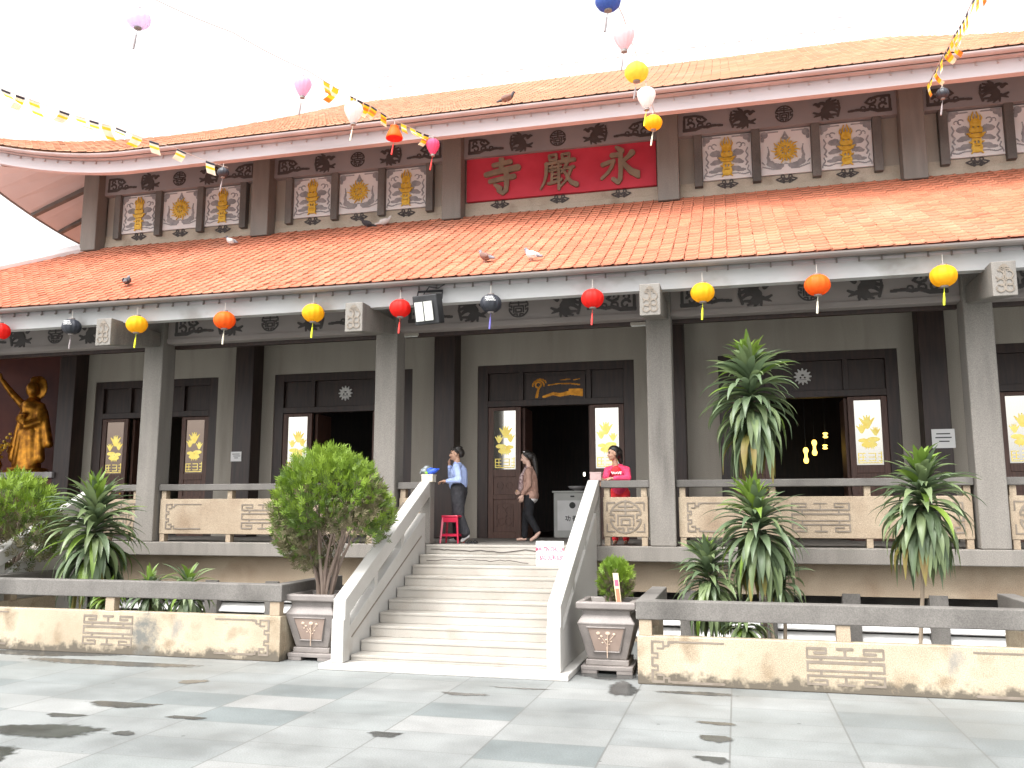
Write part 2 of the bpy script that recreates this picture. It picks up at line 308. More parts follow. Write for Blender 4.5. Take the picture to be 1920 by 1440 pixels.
# ------------------------------------------------------------------ mesh helpers
class MB:
    def __init__(s): s.v = []; s.f = []; s.m = []; s.tone = None
    def add(s, vs, fs, mi=0):
        o = len(s.v); s.v += [tuple(p) for p in vs]
        for f in fs: s.f.append(tuple(i + o for i in f)); s.m.append(mi)
        return s
    def box(s, x0, x1, y0, y1, z0, z1, mi=0):
        v = [(x, y, z) for z in (z0, z1) for y in (y0, y1) for x in (x0, x1)]
        return s.add(v, [(0, 2, 3, 1), (4, 5, 7, 6), (0, 1, 5, 4), (2, 6, 7, 3), (0, 4, 6, 2), (1, 3, 7, 5)], mi)
    def hexa(s, p, mi=0):   # 8 points: bottom 4 ccw, top 4 ccw
        return s.add(p, [(3, 2, 1, 0), (4, 5, 6, 7), (0, 1, 5, 4), (1, 2, 6, 5), (2, 3, 7, 6), (3, 0, 4, 7)], mi)
    def prism(s, poly, axis, a, b, mi=0):   # poly 2d ccw, extruded along axis ('x': poly in (y,z); 'y': poly in (x,z); 'z')
        n = len(poly)
        def P(q, t): return (t, q[0], q[1]) if axis == 'x' else ((q[0], t, q[1]) if axis == 'y' else (q[0], q[1], t))
        vs = [P(q, a) for q in poly] + [P(q, b) for q in poly]
        fs = [tuple(range(n))[::-1], tuple(range(n, 2 * n))] + [(i, (i + 1) % n, n + (i + 1) % n, n + i) for i in range(n)]
        return s.add(vs, fs, mi)
    def tube(s, pts, rad, n=8, mi=0, caps=True):
        pts = [Vector(p) for p in pts]; k = len(pts)
        if not hasattr(rad, '__len__'): rad = [rad] * k
        vs = []; up = None
        for i, p in enumerate(pts):
            t = (pts[min(i + 1, k - 1)] - pts[max(i - 1, 0)]).normalized()
            if up is None or abs(up.dot(t)) > .98: up = Vector((0, 0, 1)) if abs(t.z) < .9 else Vector((1, 0, 0))
            a = t.cross(up).normalized(); b2 = a.cross(t).normalized(); up = b2
            for j in range(n):
                th = 2 * PI * j / n; vs.append(p + (a * math.cos(th) + b2 * math.sin(th)) * rad[i])
        fs = []
        for i in range(k - 1):
            for j in range(n): fs.append((i * n + j, i * n + (j + 1) % n, (i + 1) * n + (j + 1) % n, (i + 1) * n + j))
        if caps: fs += [tuple(range(n))[::-1], tuple(range((k - 1) * n, k * n))]
        return s.add(vs, fs, mi)
    def lathe(s, prof, c=(0, 0, 0), n=32, mi=0, ribs=0, amt=0.0):
        vs = []
        for r, z in prof:
            for j in range(n):
                th = 2 * PI * j / n
                k = 1 - amt * (1 - abs(math.cos(th * ribs / 2))) if ribs else 1
                vs.append((c[0] + r * k * math.cos(th), c[1] + r * k * math.sin(th), c[2] + z))
        fs = []
        for i in range(len(prof) - 1):
            for j in range(n): fs.append((i * n + j, i * n + (j + 1) % n, (i + 1) * n + (j + 1) % n, (i + 1) * n + j))
        fs += [tuple(range(n))[::-1], tuple(range((len(prof) - 1) * n, len(prof) * n))]
        return s.add(vs, fs, mi)
    def ball(s, c, r, mi=0, n=12, m=8):
        if not hasattr(r, '__len__'): r = (r, r, r)
        vs = []
        for i in range(1, m):
            ph = PI * i / m
            for j in range(n):
                th = 2 * PI * j / n
                vs.append((c[0] + r[0] * math.sin(ph) * math.cos(th), c[1] + r[1] * math.sin(ph) * math.sin(th), c[2] - r[2] * math.cos(ph)))
        fs = [(i * n + j, i * n + (j + 1) % n, (i + 1) * n + (j + 1) % n, (i + 1) * n + j) for i in range(m - 2) for j in range(n)]
        fs += [tuple(range(n))[::-1], tuple(range((m - 2) * n, (m - 1) * n))]
        return s.add(vs, fs, mi)
    def relief(s, mask, x0, z0, cw, ch, y, d, mi=0):
        """raised pattern on a wall facing -Y; mask[row from bottom, col]"""
        H, W = mask.shape; pad = np.zeros((H + 2, W + 2), bool); pad[1:-1, 1:-1] = mask
        def runs(a):
            q = np.flatnonzero(np.diff(np.concatenate(([0], a.astype(np.int8), [0])))); return list(zip(q[::2], q[1::2]))
        yf = y - d
        for r in range(H):
            za, zb = z0 + r * ch, z0 + (r + 1) * ch
            for a, b in runs(mask[r]):
                xa, xb = x0 + a * cw, x0 + b * cw
                s.add([(xa, yf, za), (xb, yf, za), (xb, yf, zb), (xa, yf, zb), (xa, y, za), (xb, y, za), (xb, y, zb), (xa, y, zb)], [(0, 1, 2, 3), (4, 0, 3, 7), (1, 5, 6, 2)], mi)
            for a, b in runs(mask[r] & ~pad[r + 2, 1:-1]):
                xa, xb = x0 + a * cw, x0 + b * cw; s.add([(xa, yf, zb), (xb, yf, zb), (xb, y, zb), (xa, y, zb)], [(0, 1, 2, 3)], mi)
            for a, b in runs(mask[r] & ~pad[r, 1:-1]):
                xa, xb = x0 + a * cw, x0 + b * cw; s.add([(xa, y, za), (xb, y, za), (xb, yf, za), (xa, yf, za)], [(0, 1, 2, 3)], mi)
        return s

def wloc(o):
    v = Vector((0, 0, 0))
    while o: v += o.location; o = o.parent
    return v
def part(name, mb, mats, parent=None, smooth=False, bevel=0.0, origin=None, label=None):
    """mb holds world coordinates; the object's own origin is the parent's (or the given one)"""
    if not isinstance(mats, (list, tuple)): mats = [mats]
    me = bpy.data.meshes.new(name)
    org = Vector(origin) if origin is not None else (wloc(parent) if parent else Vector((0, 0, 0)))
    ox, oy, oz = org
    me.from_pydata([(x - ox, y - oy, z - oz) for x, y, z in mb.v], [], mb.f)
    for m in mats: me.materials.append(m if not isinstance(m, str) else M[m])
    me.polygons.foreach_set("material_index", mb.m)
    if smooth: me.polygons.foreach_set("use_smooth", [True] * len(mb.f))
    if hasattr(mb, 'vt'):
        at = me.attributes.new("wetness", 'FLOAT', 'POINT'); at.data.foreach_set("value", mb.vt)
    if mb.tone is not None:
        at = me.attributes.new("tone", 'FLOAT', 'FACE'); at.data.foreach_set("value", mb.tone)
    me.update()
    o = bpy.data.objects.new(name, me); COL.objects.link(o)
    if parent: o.parent = parent; o.location = org - wloc(parent)
    else: o.location = org
    if bevel:
        bv = o.modifiers.new("bevel", 'BEVEL'); bv.width = bevel; bv.segments = 2; bv.limit_method = 'ANGLE'; bv.angle_limit = R(40)
    if label: o['label'] = label
    return o
def tag(o, label, cat=None, group=None, kind=None):
    if label: o['label'] = label
    if cat: o['category'] = cat
    if group: o['group'] = group
    if kind: o['kind'] = kind
    return o
def thing(name, loc, label, cat, group=None):
    o = bpy.data.objects.new(name, None); COL.objects.link(o); o.location = loc; o.empty_display_size = .2
    return tag(o, label, cat, group)
def copy_tree(o, parent=None):
    c = o.copy(); COL.objects.link(c)
    if parent: c.parent = parent
    for ch in list(o.children): copy_tree(ch, c)
    return c
def mesh_from(obj):
    dg = bpy.context.evaluated_depsgraph_get(); dg.update()
    ev = obj.evaluated_get(dg); me = bpy.data.meshes.new_from_object(ev, depsgraph=dg)
    return me
def blob(name, prims, voxel, mats, parent=None, classify=None, smooth_it=2, label=None):
    """one continuous surface: overlapping tapered limbs and ellipsoids fused by a voxel remesh. Coordinates local to parent."""
    bm = bmesh.new()
    for p in prims:
        if p[0] == 'c':          # tapered capsule
            _, a, ra, b, rb = p; a, b = Vector(a), Vector(b); d = (b - a); L_ = d.length
            if L_ < 1e-5: bmesh.ops.create_icosphere(bm, subdivisions=2, radius=max(ra, rb), matrix=Matrix.Translation(a)); continue
            mt = d.to_track_quat('Z', 'Y').to_matrix().to_4x4(); mt.translation = a; nn, k = 14, 4; pr = []
            sn = max(-.95, min(.95, (ra - rb) / L_)); th = math.asin(sn)
            for i in range(k + 1): t = -PI / 2 + (th + PI / 2) * i / k; pr.append((ra * math.cos(t), ra * math.sin(t)))
            for i in range(k + 1): t = th + (PI / 2 - th) * i / k; pr.append((rb * math.cos(t), L_ + rb * math.sin(t)))
            pr = pr[1:-1]; rings = [[bm.verts.new(mt @ Vector((r * math.cos(2 * PI * j / nn), r * math.sin(2 * PI * j / nn), z))) for j in range(nn)] for r, z in pr]
            for i in range(len(rings) - 1):
                for j in range(nn): bm.faces.new((rings[i][j], rings[i][(j + 1) % nn], rings[i + 1][(j + 1) % nn], rings[i + 1][j]))
            bm.faces.new(rings[0][::-1]); bm.faces.new(rings[-1])
        else:                    # ('e', centre, radii, euler)
            _, c, r = p[:3]; e = p[3] if len(p) > 3 else (0, 0, 0)
            from mathutils import Euler
            mtx = Matrix.Translation(c) @ Euler(e).to_matrix().to_4x4() @ Matrix.Diagonal((*r, 1))
            bmesh.ops.create_icosphere(bm, subdivisions=3, radius=1, matrix=mtx)
    me = bpy.data.meshes.new(name); bm.to_mesh(me); bm.free()
    t = bpy.data.objects.new("tmp", me); COL.objects.link(t)
    rm = t.modifiers.new("r", 'REMESH'); rm.mode = 'VOXEL'; rm.voxel_size = voxel
    sm = t.modifiers.new("s", 'SMOOTH'); sm.iterations = smooth_it; sm.factor = .5
    out = mesh_from(t); out.name = name
    bpy.data.objects.remove(t); bpy.data.meshes.remove(me)
    out.materials.clear()
    for m in (mats if isinstance(mats, (list, tuple)) else [mats]): out.materials.append(M[m])
    n = len(out.polygons); out.polygons.foreach_set("use_smooth", [True] * n)
    if classify:
        c = np.empty(n * 3); out.polygons.foreach_get("center", c); c = c.reshape(-1, 3)
        out.polygons.foreach_set("material_index", classify(c).astype(np.int32))
    else: out.polygons.foreach_set("material_index", [0] * n)
    o = bpy.data.objects.new(name, out); COL.objects.link(o)
    if parent: o.parent = parent
    if label: o['label'] = label
    return o
def text_part(name, body, size, depth, m, parent, loc, rot, offset=0.0, sx=1.0):
    cu = bpy.data.curves.new("t", 'FONT'); cu.body = body; cu.size = size; cu.extrude = depth; cu.offset = offset
    cu.align_x = 'CENTER'; cu.align_y = 'CENTER'; cu.resolution_u = 3
    t = bpy.data.objects.new("t", cu); COL.objects.link(t)
    me = mesh_from(t); bpy.data.objects.remove(t); bpy.data.curves.remove(cu)
    me.name = name; me.materials.clear(); me.materials.append(M[m])
    me.polygons.foreach_set("material_index", [0] * len(me.polygons))
    o = bpy.data.objects.new(name, me); COL.objects.link(o)
    o.parent = parent; o.location = Vector(loc) - wloc(parent); o.rotation_euler = rot; o.scale = (sx, 1, 1)
    return o

# ------------------------------------------------------------------ pattern masks
class Pat:
    def __init__(s, w, h, n):   # w,h metres, n cells across w
        s.w, s.h = w, h; s.nx = n; s.c = w / n; s.ny = max(1, int(round(h / s.c)))
        xs = (np.arange(s.nx) + .5) * s.c - w / 2; zs = (np.arange(s.ny) + .5) * s.c - h / 2
        s.X, s.Z = np.meshgrid(xs, zs); s.a = np.zeros((s.ny, s.nx), bool)
    def line(s, pts, wd, wd2=None, on=True):
        n = len(pts)
        for i in range(n - 1):
            (xa, za), (xb, zb) = pts[i], pts[i + 1]; dx, dz = xb - xa, zb - za; L2 = dx * dx + dz * dz + 1e-12
            t = np.clip(((s.X - xa) * dx + (s.Z - za) * dz) / L2, 0, 1)
            d = np.hypot(s.X - xa - t * dx, s.Z - za - t * dz)
            if wd2 is None: ww = wd
            else: ww = wd + (wd2 - wd) * (i + t) / (n - 1)
            if on: s.a |= d < ww / 2
            else: s.a &= ~(d < ww / 2)
        return s
    def ring(s, x, z, r, wd): s.a |= np.abs(np.hypot(s.X - x, s.Z - z) - r) < wd / 2; return s
    def disc(s, x, z, r, rz=None, on=True):
        q = ((s.X - x) / r) ** 2 + ((s.Z - z) / (rz or r)) ** 2 < 1
        if on: s.a |= q
        else: s.a &= ~q
        return s
    def arc(s, x, z, r, a0, a1, wd, wd2=None, n=14, kz=1.0, r2=None):
        pts = []
        for i in range(n + 1):
            t = i / n; th = R(a0 + (a1 - a0) * t); rr = r + ((r2 if r2 is not None else r) - r) * t
            pts.append((x + rr * math.cos(th), z + kz * rr * math.sin(th)))
        return s.line(pts, wd, wd2)
    def mirror(s): s.a |= s.a[:, ::-1]; return s
    def flip(s): q = Pat(s.w, s.h, s.nx); q.a = s.a[:, ::-1].copy(); return q
    def put(s, mb, cx, cz, y, d, mi=0):
        return mb.relief(s.a, cx - s.w / 2, cz - s.h / 2, s.c, s.h / s.ny, y, d, mi)

def pat_fret(w=.88, h=.47, lw=.022):           # the long-life fret in the middle of a panel
    p = Pat(w, h, 110); a, b = w / 2 - lw, h / 2 - lw
    for sz in (1, -1):
        z1, z2 = sz * b, sz * b * .52; zm = sz * b * .76
        for sx in (1, -1):
            p.line([(sx * a * .5, zm), (sx * a * .8, zm)], lw); p.line([(sx * a * .5, zm), (sx * a * .5, z1), (sx * a, z1), (sx * a, z2)], lw)
            p.line([(sx * a * .64, z2), (sx * a * .64, sz * b * .24)], lw)
        p.line([(-a, z2), (a, z2)], lw); p.line([(-a, sz * b * .24), (a, sz * b * .24)], lw)
        p.line([(-a * .2, z1), (a * .2, z1)], lw); p.line([(0, z1), (0, z2)], lw)
    p.line([(-a, b * .24), (-a, -b * .24)], lw); p.line([(a, b * .24), (a, -b * .24)], lw)
    return p
def pat_corner(w=.75, h=.48, lw=.022):          # bracket-shaped end ornament, opening to the right
    p = Pat(w, h, 90); l, t = -w / 2 + lw, h / 2 - lw
    for sz in (1, -1):
        p.line([(l + .30 * w, sz * t), (w / 2 - lw, sz * t)], lw)
        p.line([(l + .30 * w, sz * t), (l + .22 * w, sz * t * .98), (l + .22 * w, sz * t * .8), (l + .15 * w, sz * t * .8)], lw)
        p.line([(l + .07 * w, sz * t * .66), (l + .15 * w, sz * t * .66), (l + .15 * w, sz * t), (l, sz * t), (l, sz * t * .42), (l + .07 * w, sz * t * .42), (l + .07 * w, sz * t * .2), (l, sz * t * .2), (l, 0)], lw)
    return p
def pat_medal(r=.2, lw=.022, n=64):             # round longevity medallion
    p = Pat(2 * r + .02, 2 * r + .02, n); k = r - lw / 2
    for a0, a1 in ((15, 75), (105, 165), (195, 255), (285, 345), (80, 100), (260, 280)): p.arc(0, 0, k, a0, a1, lw)
    p.line([(-k * .8, k * .42), (k * .8, k * .42)], lw); p.line([(0, k * .95), (0, k * .1)], lw)
    p.line([(-k * .45, k * .68), (k * .45, k * .68)], lw); p.line([(-k * .5, k * .1), (k * .5, k * .1)], lw)
    p.line([(-k * .5, k * .1), (-k * .5, -k * .5)], lw); p.line([(k * .5, k * .1), (k * .5, -k * .5)], lw)
    p.line([(-k * .28, -k * .15), (k * .28, -k * .15), (k * .28, -k * .5), (-k * .28, -k * .5), (-k * .28, -k * .15)], lw)
    for s in (1, -1):
        p.line([(s * k * .95, k * .15), (s * k * .72, k * .15), (s * k * .72, -k * .05)], lw); p.line([(s * k * .95, -k * .15), (s * k * .72, -k * .25)], lw)
        p.line([(s * k * .15, -k * .95), (s * k * .15, -k * .72), (s * k * .45, -k * .72)], lw)
    return p
def pat_bird(w=.56, h=.46):                     # dense curling phoenix, facing right
    p = Pat(w, h, 80); s = 1.12
    p.line([(-.05 * s, .05), (.02 * s, -.02), (.0, -.09)], .17 * s, .09 * s)
    p.arc(.07 * s, .06, .07 * s, 200, 20, .075 * s, .045 * s); p.line([(.12 * s, .09), (.17 * s, .13), (.2 * s, .12)], .07 * s, .03 * s)
    for k in range(5):
        a = 96 + k * 25
        p.line([(-.02 * s, .02), (-.02 * s + .12 * s * math.cos(R(a)), .02 + .13 * s * math.sin(R(a))), (-.02 * s + .22 * s * math.cos(R(a + 14)), .02 + .2 * s * math.sin(R(a + 14)))], .085 * s, .028 * s)
    for k in range(4):
        a = -50 - k * 28
        p.line([(0, -.05), (.1 * s * math.cos(R(a)), -.05 + .1 * s * math.sin(R(a))), (.2 * s * math.cos(R(a - 20)), -.05 + .15 * s * math.sin(R(a - 20)))], .07 * s, .028 * s)
    p.line([(.03 * s, -.06), (.12 * s, -.1), (.21 * s, -.05)], .08 * s, .03 * s); p.line([(.12 * s, -.1), (.2 * s, -.14)], .055 * s, .02 * s)
    p.line([(-.21 * s, .16), (-.23 * s, 0), (-.19 * s, -.16)], .03 * s, .045 * s)
    return p
def pat_cloud(w=.82, h=.38):                    # scrolled corner cloud with a trailing tail to the right
    p = Pat(w, h, 96)
    p.line([(-.37, .15), (-.38, -.14)], .05); p.line([(-.37, .15), (-.16, .155), (.0, .12), (.07, .05), (0, .01), (-.1, .03)], .05, .035)
    p.arc(-.23, -.06, .085, 150, -170, .045, .03, r2=.03); p.arc(-.25, .07, .045, 0, 300, .034); p.arc(-.08, .08, .04, 0, 280, .03)
    p.line([(-.38, -.14), (-.15, -.14), (-.02, -.09), (.1, -.11), (.2, -.085), (.39, -.1)], .07, .045); p.arc(-.05, -.07, .055, 200, 20, .034); p.arc(.12, -.07, .04, 180, 0, .03)
    return p
def pat_knot(w=.46, h=.2):                      # little cloud knot below the panels
    p = Pat(w, h, 56); lw = .022
    for s in (1, -1):
        p.line([(0, -.06), (s * .1, -.06), (s * .2, -.005), (s * .1, .03), (0, -.02)], lw)
        p.arc(s * .075, .05, .032, 0, 360, lw); p.line([(s * .03, .02), (s * .12, -.03)], lw); p.arc(s * .06, -.055, .025, 0, 360, lw * .8)
    p.line([(-.05, 0), (.05, 0)], lw * 1.4)
    return p
def pat_dragon_gold(w=.34, h=.86):              # gilded dragon mask over a pedestal
    p = Pat(w, h, 48)
    p.disc(0, .05, .12, .1); p.disc(0, .17, .1, .1); p.disc(0, -.06, .135, .06); p.disc(0, -.18, .09, .1); p.disc(0, -.31, .1, .1)
    for s in (1, -1):
        p.line([(s * .04, .22), (s * .065, .3), (s * .03, .41)], .04, .016); p.line([(s * .08, .2), (s * .12, .27), (s * .1, .34)], .028, .012)
        p.line([(s * .08, -.05), (s * .16, -.02)], .05, .02); p.line([(s * .06, -.22), (s * .13, -.19)], .04, .015); p.line([(s * .05, -.36), (s * .1, -.42)], .045, .02)
        p.disc(s * .045, .1, .02, .018, on=False); p.disc(s * .03, -.2, .018, .03, on=False); p.disc(s * .07, -.02, .02, .012, on=False)
    p.line([(0, .25), (0, .36)], .03, .012); p.line([(-.06, -.02), (.06, -.02)], .012, on=False); p.line([(-.06, -.12), (.06, -.12)], .014, on=False)
    p.line([(-.05, -.28), (.05, -.28)], .012, on=False)
    return p
def pat_scroll_dragon(w=.94, h=.92):            # grey clouds, ribbons either side
    p = Pat(w, h, 88)
    for dx, dz, r, rz in ((.24, .08, .1, .06), (.2, .1, .07, .055), (.2, -.1, .1, .05), (.27, -.13, .07, .035), (.16, -.26, .12, .05), (.27, -.3, .1, .035), (.12, .0, .07, .07)): p.disc(dx, dz, r, rz)
    p.line([(.42, .16), (.38, .08), (.42, 0), (.37, -.08), (.41, -.15), (.38, -.2)], .022, .03); p.arc(.25, .24, .05, -90, 150, .02); p.arc(.33, .23, .04, 200, -30, .018)
    p.line([(.3, .43), (.46, .43)], .05); p.disc(.4, .39, .07, .06); p.disc(.45, .33, .04, .06); p.line([(.12, .425), (.3, .43)], .02)
    p.line([(.06, -.37), (.2, -.36), (.34, -.4), (.45, -.37)], .022); p.line([(.43, -.22), (.4, -.3), (.45, -.36), (.46, -.42)], .02)
    return p.mirror()
def pat_wheel_gold(w=.62, h=.62):
    p = Pat(w, h, 78); p.ring(0, 0, .115, .035)
    for k in range(8):
        a = R(22.5 + 45 * k); p.line([(0, 0), (.11 * math.cos(a), .11 * math.sin(a))], .03)
    for k in range(20):
        a = R(18 * k); r1 = .28 if k % 2 == 0 else .22
        p.line([(.15 * math.cos(a), .15 * math.sin(a)), (.21 * math.cos(a + .08), .21 * math.sin(a + .08)), (r1 * math.cos(a - .04), r1 * math.sin(a - .04))], .046, .01)
    p.disc(0, 0, .03); return p
def pat_scroll_wheel(w=.94, h=.92):
    p = Pat(w, h, 88)
    p.line([(.34, .12), (.325, 0), (.345, -.1), (.33, -.18)], .016, .07); p.disc(.3, -.24, .08, .06); p.disc(.2, -.29, .1, .05); p.disc(.1, -.3, .06, .045)
    p.line([(.1, -.35), (.25, -.36), (.35, -.33), (.45, -.3)], .04, .015); p.line([(.42, -.25), (.46, -.2)], .02)
    p.line([(.14, .425), (.34, .43)], .025); p.disc(.4, .38, .07, .07); p.disc(.44, .29, .035, .06); p.line([(0, .41), (.012, .36), (.045, .29), (0, .27)], .03, .045)
    p.arc(0, -.31, .055, 0, 180, .016); return p.mirror()
def pat_bracket(w=.24, h=.42):
    p = Pat(w, h, 44); lw = .017
    for s in (1, -1):
        p.line([(s * .012, .17), (s * .012, -.16)], lw * .8); p.arc(s * .055, .05, .05, 100, -150, lw, kz=1.1); p.arc(s * .05, -.05, .045, 150, -90, lw)
        p.arc(s * .055, -.13, .05, 120, -200, lw); p.line([(s * .01, .19), (s * .05, .15)], lw); p.line([(s * .03, .13), (s * .075, .12)], lw)
    p.disc(0, .17, .03, .025); return p
def pat_lotus_glass(w=.46, h=1.14, v=0):        # golden lotus and a fret at the foot of the glass
    p = Pat(w, h, 60); o = .03 * v; sg = 1 if v % 2 == 0 else -1
    def flower(x, z, r):
        for a in (50, 75, 90, 105, 130): p.line([(x, z), (x + r * math.cos(R(a)), z + r * math.sin(R(a)))], r * .5, r * .1)
    flower(sg * .02, .12 + o, .2); flower(-sg * .12, .0, .13); flower(sg * .12, .02 + o, .14)
    for x, z, r in ((-sg * .08, -.1, .11), (sg * .1, -.12, .09), (0, -.2, .14)): p.disc(x, z, r, r * .42)
    for x in (-.1, -.02, .06, .12): p.line([(x, -.1), (x * .6, -.28)], .014)
    for z in (-.36, -.43, -.5): p.line([(-.2, z), (-.08, z)], .016); p.line([(-.02, z), (.1, z)], .016); p.line([(.15, z), (.21, z)], .016)
    p.line([(-.2, -.36), (-.2, -.54), (.2, -.54), (.2, -.33)], .014); p.line([(-.12, -.38), (-.12, -.5)], .014); p.line([(.1, -.36), (.1, -.5)], .014)
    return p

def brush_char(k):                              # the three brushed characters of the name board, left to right
    p = Pat(.88, .88, 150); s = .78; wk = 1.12 if k == 1 else 1.4
    def st(pts, w1, w2=None): p.line([(x * s, z * s) for x, z in pts], w1 * s * wk, (w2 or w1) * s * wk)
    if k == 0:
        st([(-.24, .36), (0, .385), (.24, .42)], .085, .10); st([(-.01, .52), (-.01, .2)], .11, .10); st([(-.46, .10), (-.1, .165), (.46, .23)], .10, .13)
        st([(-.34, -.11), (0, -.06), (.34, -.02)], .085, .11); st([(.13, .15), (.14, -.2), (.12, -.40), (.03, -.48), (-.10, -.40)], .11, .07); st([(-.2, -.22), (-.12, -.28), (-.06, -.34)], .06, .12)
    elif k == 1:
        for x0, x1 in ((-.26, -.06), (.10, .30)): st([(x0, .47), (x0 + .02, .34), (x1, .35), (x1, .49), (x0, .47)], .065)
        st([(-.36, .235), (0, .265), (.44, .30)], .075, .10); st([(-.33, .24), (-.35, -.08), (-.40, -.28), (-.50, -.46)], .095, .045)
        st([(-.24, .12), (.07, .15)], .06); st([(-.17, .20), (-.17, .04)], .055); st([(.0, .21), (0, .05)], .055); st([(-.25, .03), (.08, .055)], .06)
        st([(-.18, .02), (-.19, -.30)], .065); st([(.01, .04), (.01, -.50)], .075); st([(-.16, -.08), (0, -.075)], .05); st([(-.16, -.185), (0, -.18)], .05); st([(-.28, -.33), (-.1, -.30), (.08, -.24)], .075)
        st([(.24, .22), (.17, .07), (.09, -.04)], .09, .05); st([(.18, .06), (.42, .09)], .065, .08); st([(.36, .07), (.28, -.15), (.20, -.29), (.06, -.44)], .085, .04); st([(.17, -.03), (.27, -.22), (.36, -.35), (.50, -.42)], .065, .13)
    else:
        st([(-.06, .52), (.02, .46), (.07, .41)], .06, .12); st([(-.18, .30), (.0, .31), (.05, .30), (.05, -.1), (.03, -.38), (-.03, -.48), (-.16, -.37)], .095, .08)
        st([(-.44, .06), (-.28, .11), (-.14, .14), (-.20, -.03), (-.30, -.18), (-.47, -.33)], .085, .055); st([(.36, .33), (.28, .24), (.12, .12)], .12, .06); st([(.08, .14), (.20, -.05), (.34, -.20), (.52, -.30)], .07, .15)
    return p

# ------------------------------------------------------------------ the setting
CX = [-15.10, -10.45, -5.79, -1.12, 3.55, 8.20]     # column lines
FZ = 1.47                                            # veranda floor
G = MB().add([(-300, -300, 0), (300, -300, 0), (300, 300, 0), (-300, 300, 0)], [(0, 1, 2, 3)])
tag(part('ground', G, 'ground'), 'courtyard paved with large grey stone slabs', kind='structure')
def puddle(x, y, rx, ry, seed, flat=0):
    rnd = random.Random(seed); n = 40; pts = []
    ph = [rnd.uniform(0, 6.28) for _ in range(4)]
    for i in range(n):
        t = 2 * PI * i / n; k = 1 + .16 * math.sin(2 * t + ph[0]) + .10 * math.sin(3 * t + ph[1]) + .05 * math.sin(7 * t + ph[2])
        px, py = rx * k * math.cos(t), ry * k * math.sin(t)
        if flat and py * flat > ry * .25: py = ry * .25 * flat
        pts.append((px, py))
    mb_ = MB(); mb_.vt = []
    for k, al in ((.0, 1), (.6, 1), (1.25, 0)):
        for px, py in pts: mb_.v.append((x + px * k, y + py * k, .004)); mb_.vt.append(al)
    for r in (1,):
        for i in range(n): mb_.f.append((r * n + i, r * n + (i + 1) % n, (r + 1) * n + (i + 1) % n, (r + 1) * n + i)); mb_.m.append(0)
    mb_.v = mb_.v[n:]; mb_.vt = mb_.vt[n:]; mb_.f = [tuple(q - n for q in f) for f in mb_.f]
    mb_.f.append(tuple(range(n))); mb_.m.append(0)
    return mb_
for i, (x, y, rx, ry, fl) in enumerate([(-6.3, 7.1, .6, .2, 0), (-6.3, 8.28, .34, .2, 1), (-6.35, 9.5, .16, .12, 0), (-5.32, 7.9, .17, .1, 1), (-6.55, 7.7, .18, .12, 1),
        (-6.2, 6.3, .34, .22, 0), (-3.17, 7.8, .17, .12, 1), (-3.02, 9.65, .22, .12, 1), (-2.45, 10.1, .3, .06, 1), (-1.34, 10.34, .15, .40, 0), (-.27, 8.4, .14, .18, 1), (-.27, 8.95, .16, .1, 1),
        (-.27, 7.7, .12, .14, 1), (-.5, 10.3, .34, .1, 0), (-8.1, 10.45, 1.1, .26, 1), (-9.7, 10.85, 1.0, .2, 0), (-5.5, 7.2, .1, .08, 0), (-1.72, 11.28, .5, .36, 0)]):
    tag(part('wet_patch', puddle(x, y, rx, ry, i, fl), 'wet'), 'dark wet patch on the paving slabs', kind='structure')

# ------------------------------------------------------------------ the temple hall
T = thing('temple_hall', (-3.45, 17.0, 0), 'long grey temple hall with two tiers of orange tiled roof and a red name board', 'temple')
# base wall with pilasters and white louvred openings
b = MB(); XL, XR = -21.0, 14.0
part('base_wall', MB().box(XL, XR, 14.10, 14.32, .76, 1.238), 'tan', T)
part('base_plinth', MB().box(XL, XR, 14.08, 14.32, 0, .05), 'tan', T)
part('base_recess', MB().box(XL, XR, 14.9, 15.0, 0, 1.24), 'granite_dark', T)
x = -14.0
while x < 8:
    part('pilaster', MB().box(x, x + .25, 14.05, 14.30, .052, .80), 'granite_dark', T, bevel=.008); x += 1.19
for k in range(3):
    z = .06 + .19 * k
    part('louvre', MB().hexa([(XL, 14.14, z), (XR, 14.14, z), (XR, 14.26, z + .13), (XL, 14.26, z + .13), (XL, 14.12, z + .02), (XR, 14.12, z + .02), (XR, 14.24, z + .15), (XL, 14.24, z + .15)]), 'louvre', T)
# veranda slab and floor
part('veranda_slab', MB().box(XL, XR, 13.80, 18.5, 1.24, FZ), 'granite', T, bevel=.012)
# front columns and inner lacquered pillars
for i, cx in enumerate([-18.9] + CX):
    c = MB().box(cx - .20, cx + .20, 13.86, 14.26, FZ + .002, 5.95)
    part('column', c, 'granite', T, bevel=.02)
    if i == 0: continue
    part('pillar', MB().box(cx - .23, cx + .23, 16.98, 17.40, FZ + .002, 5.95), 'lacquer', T, bevel=.02)
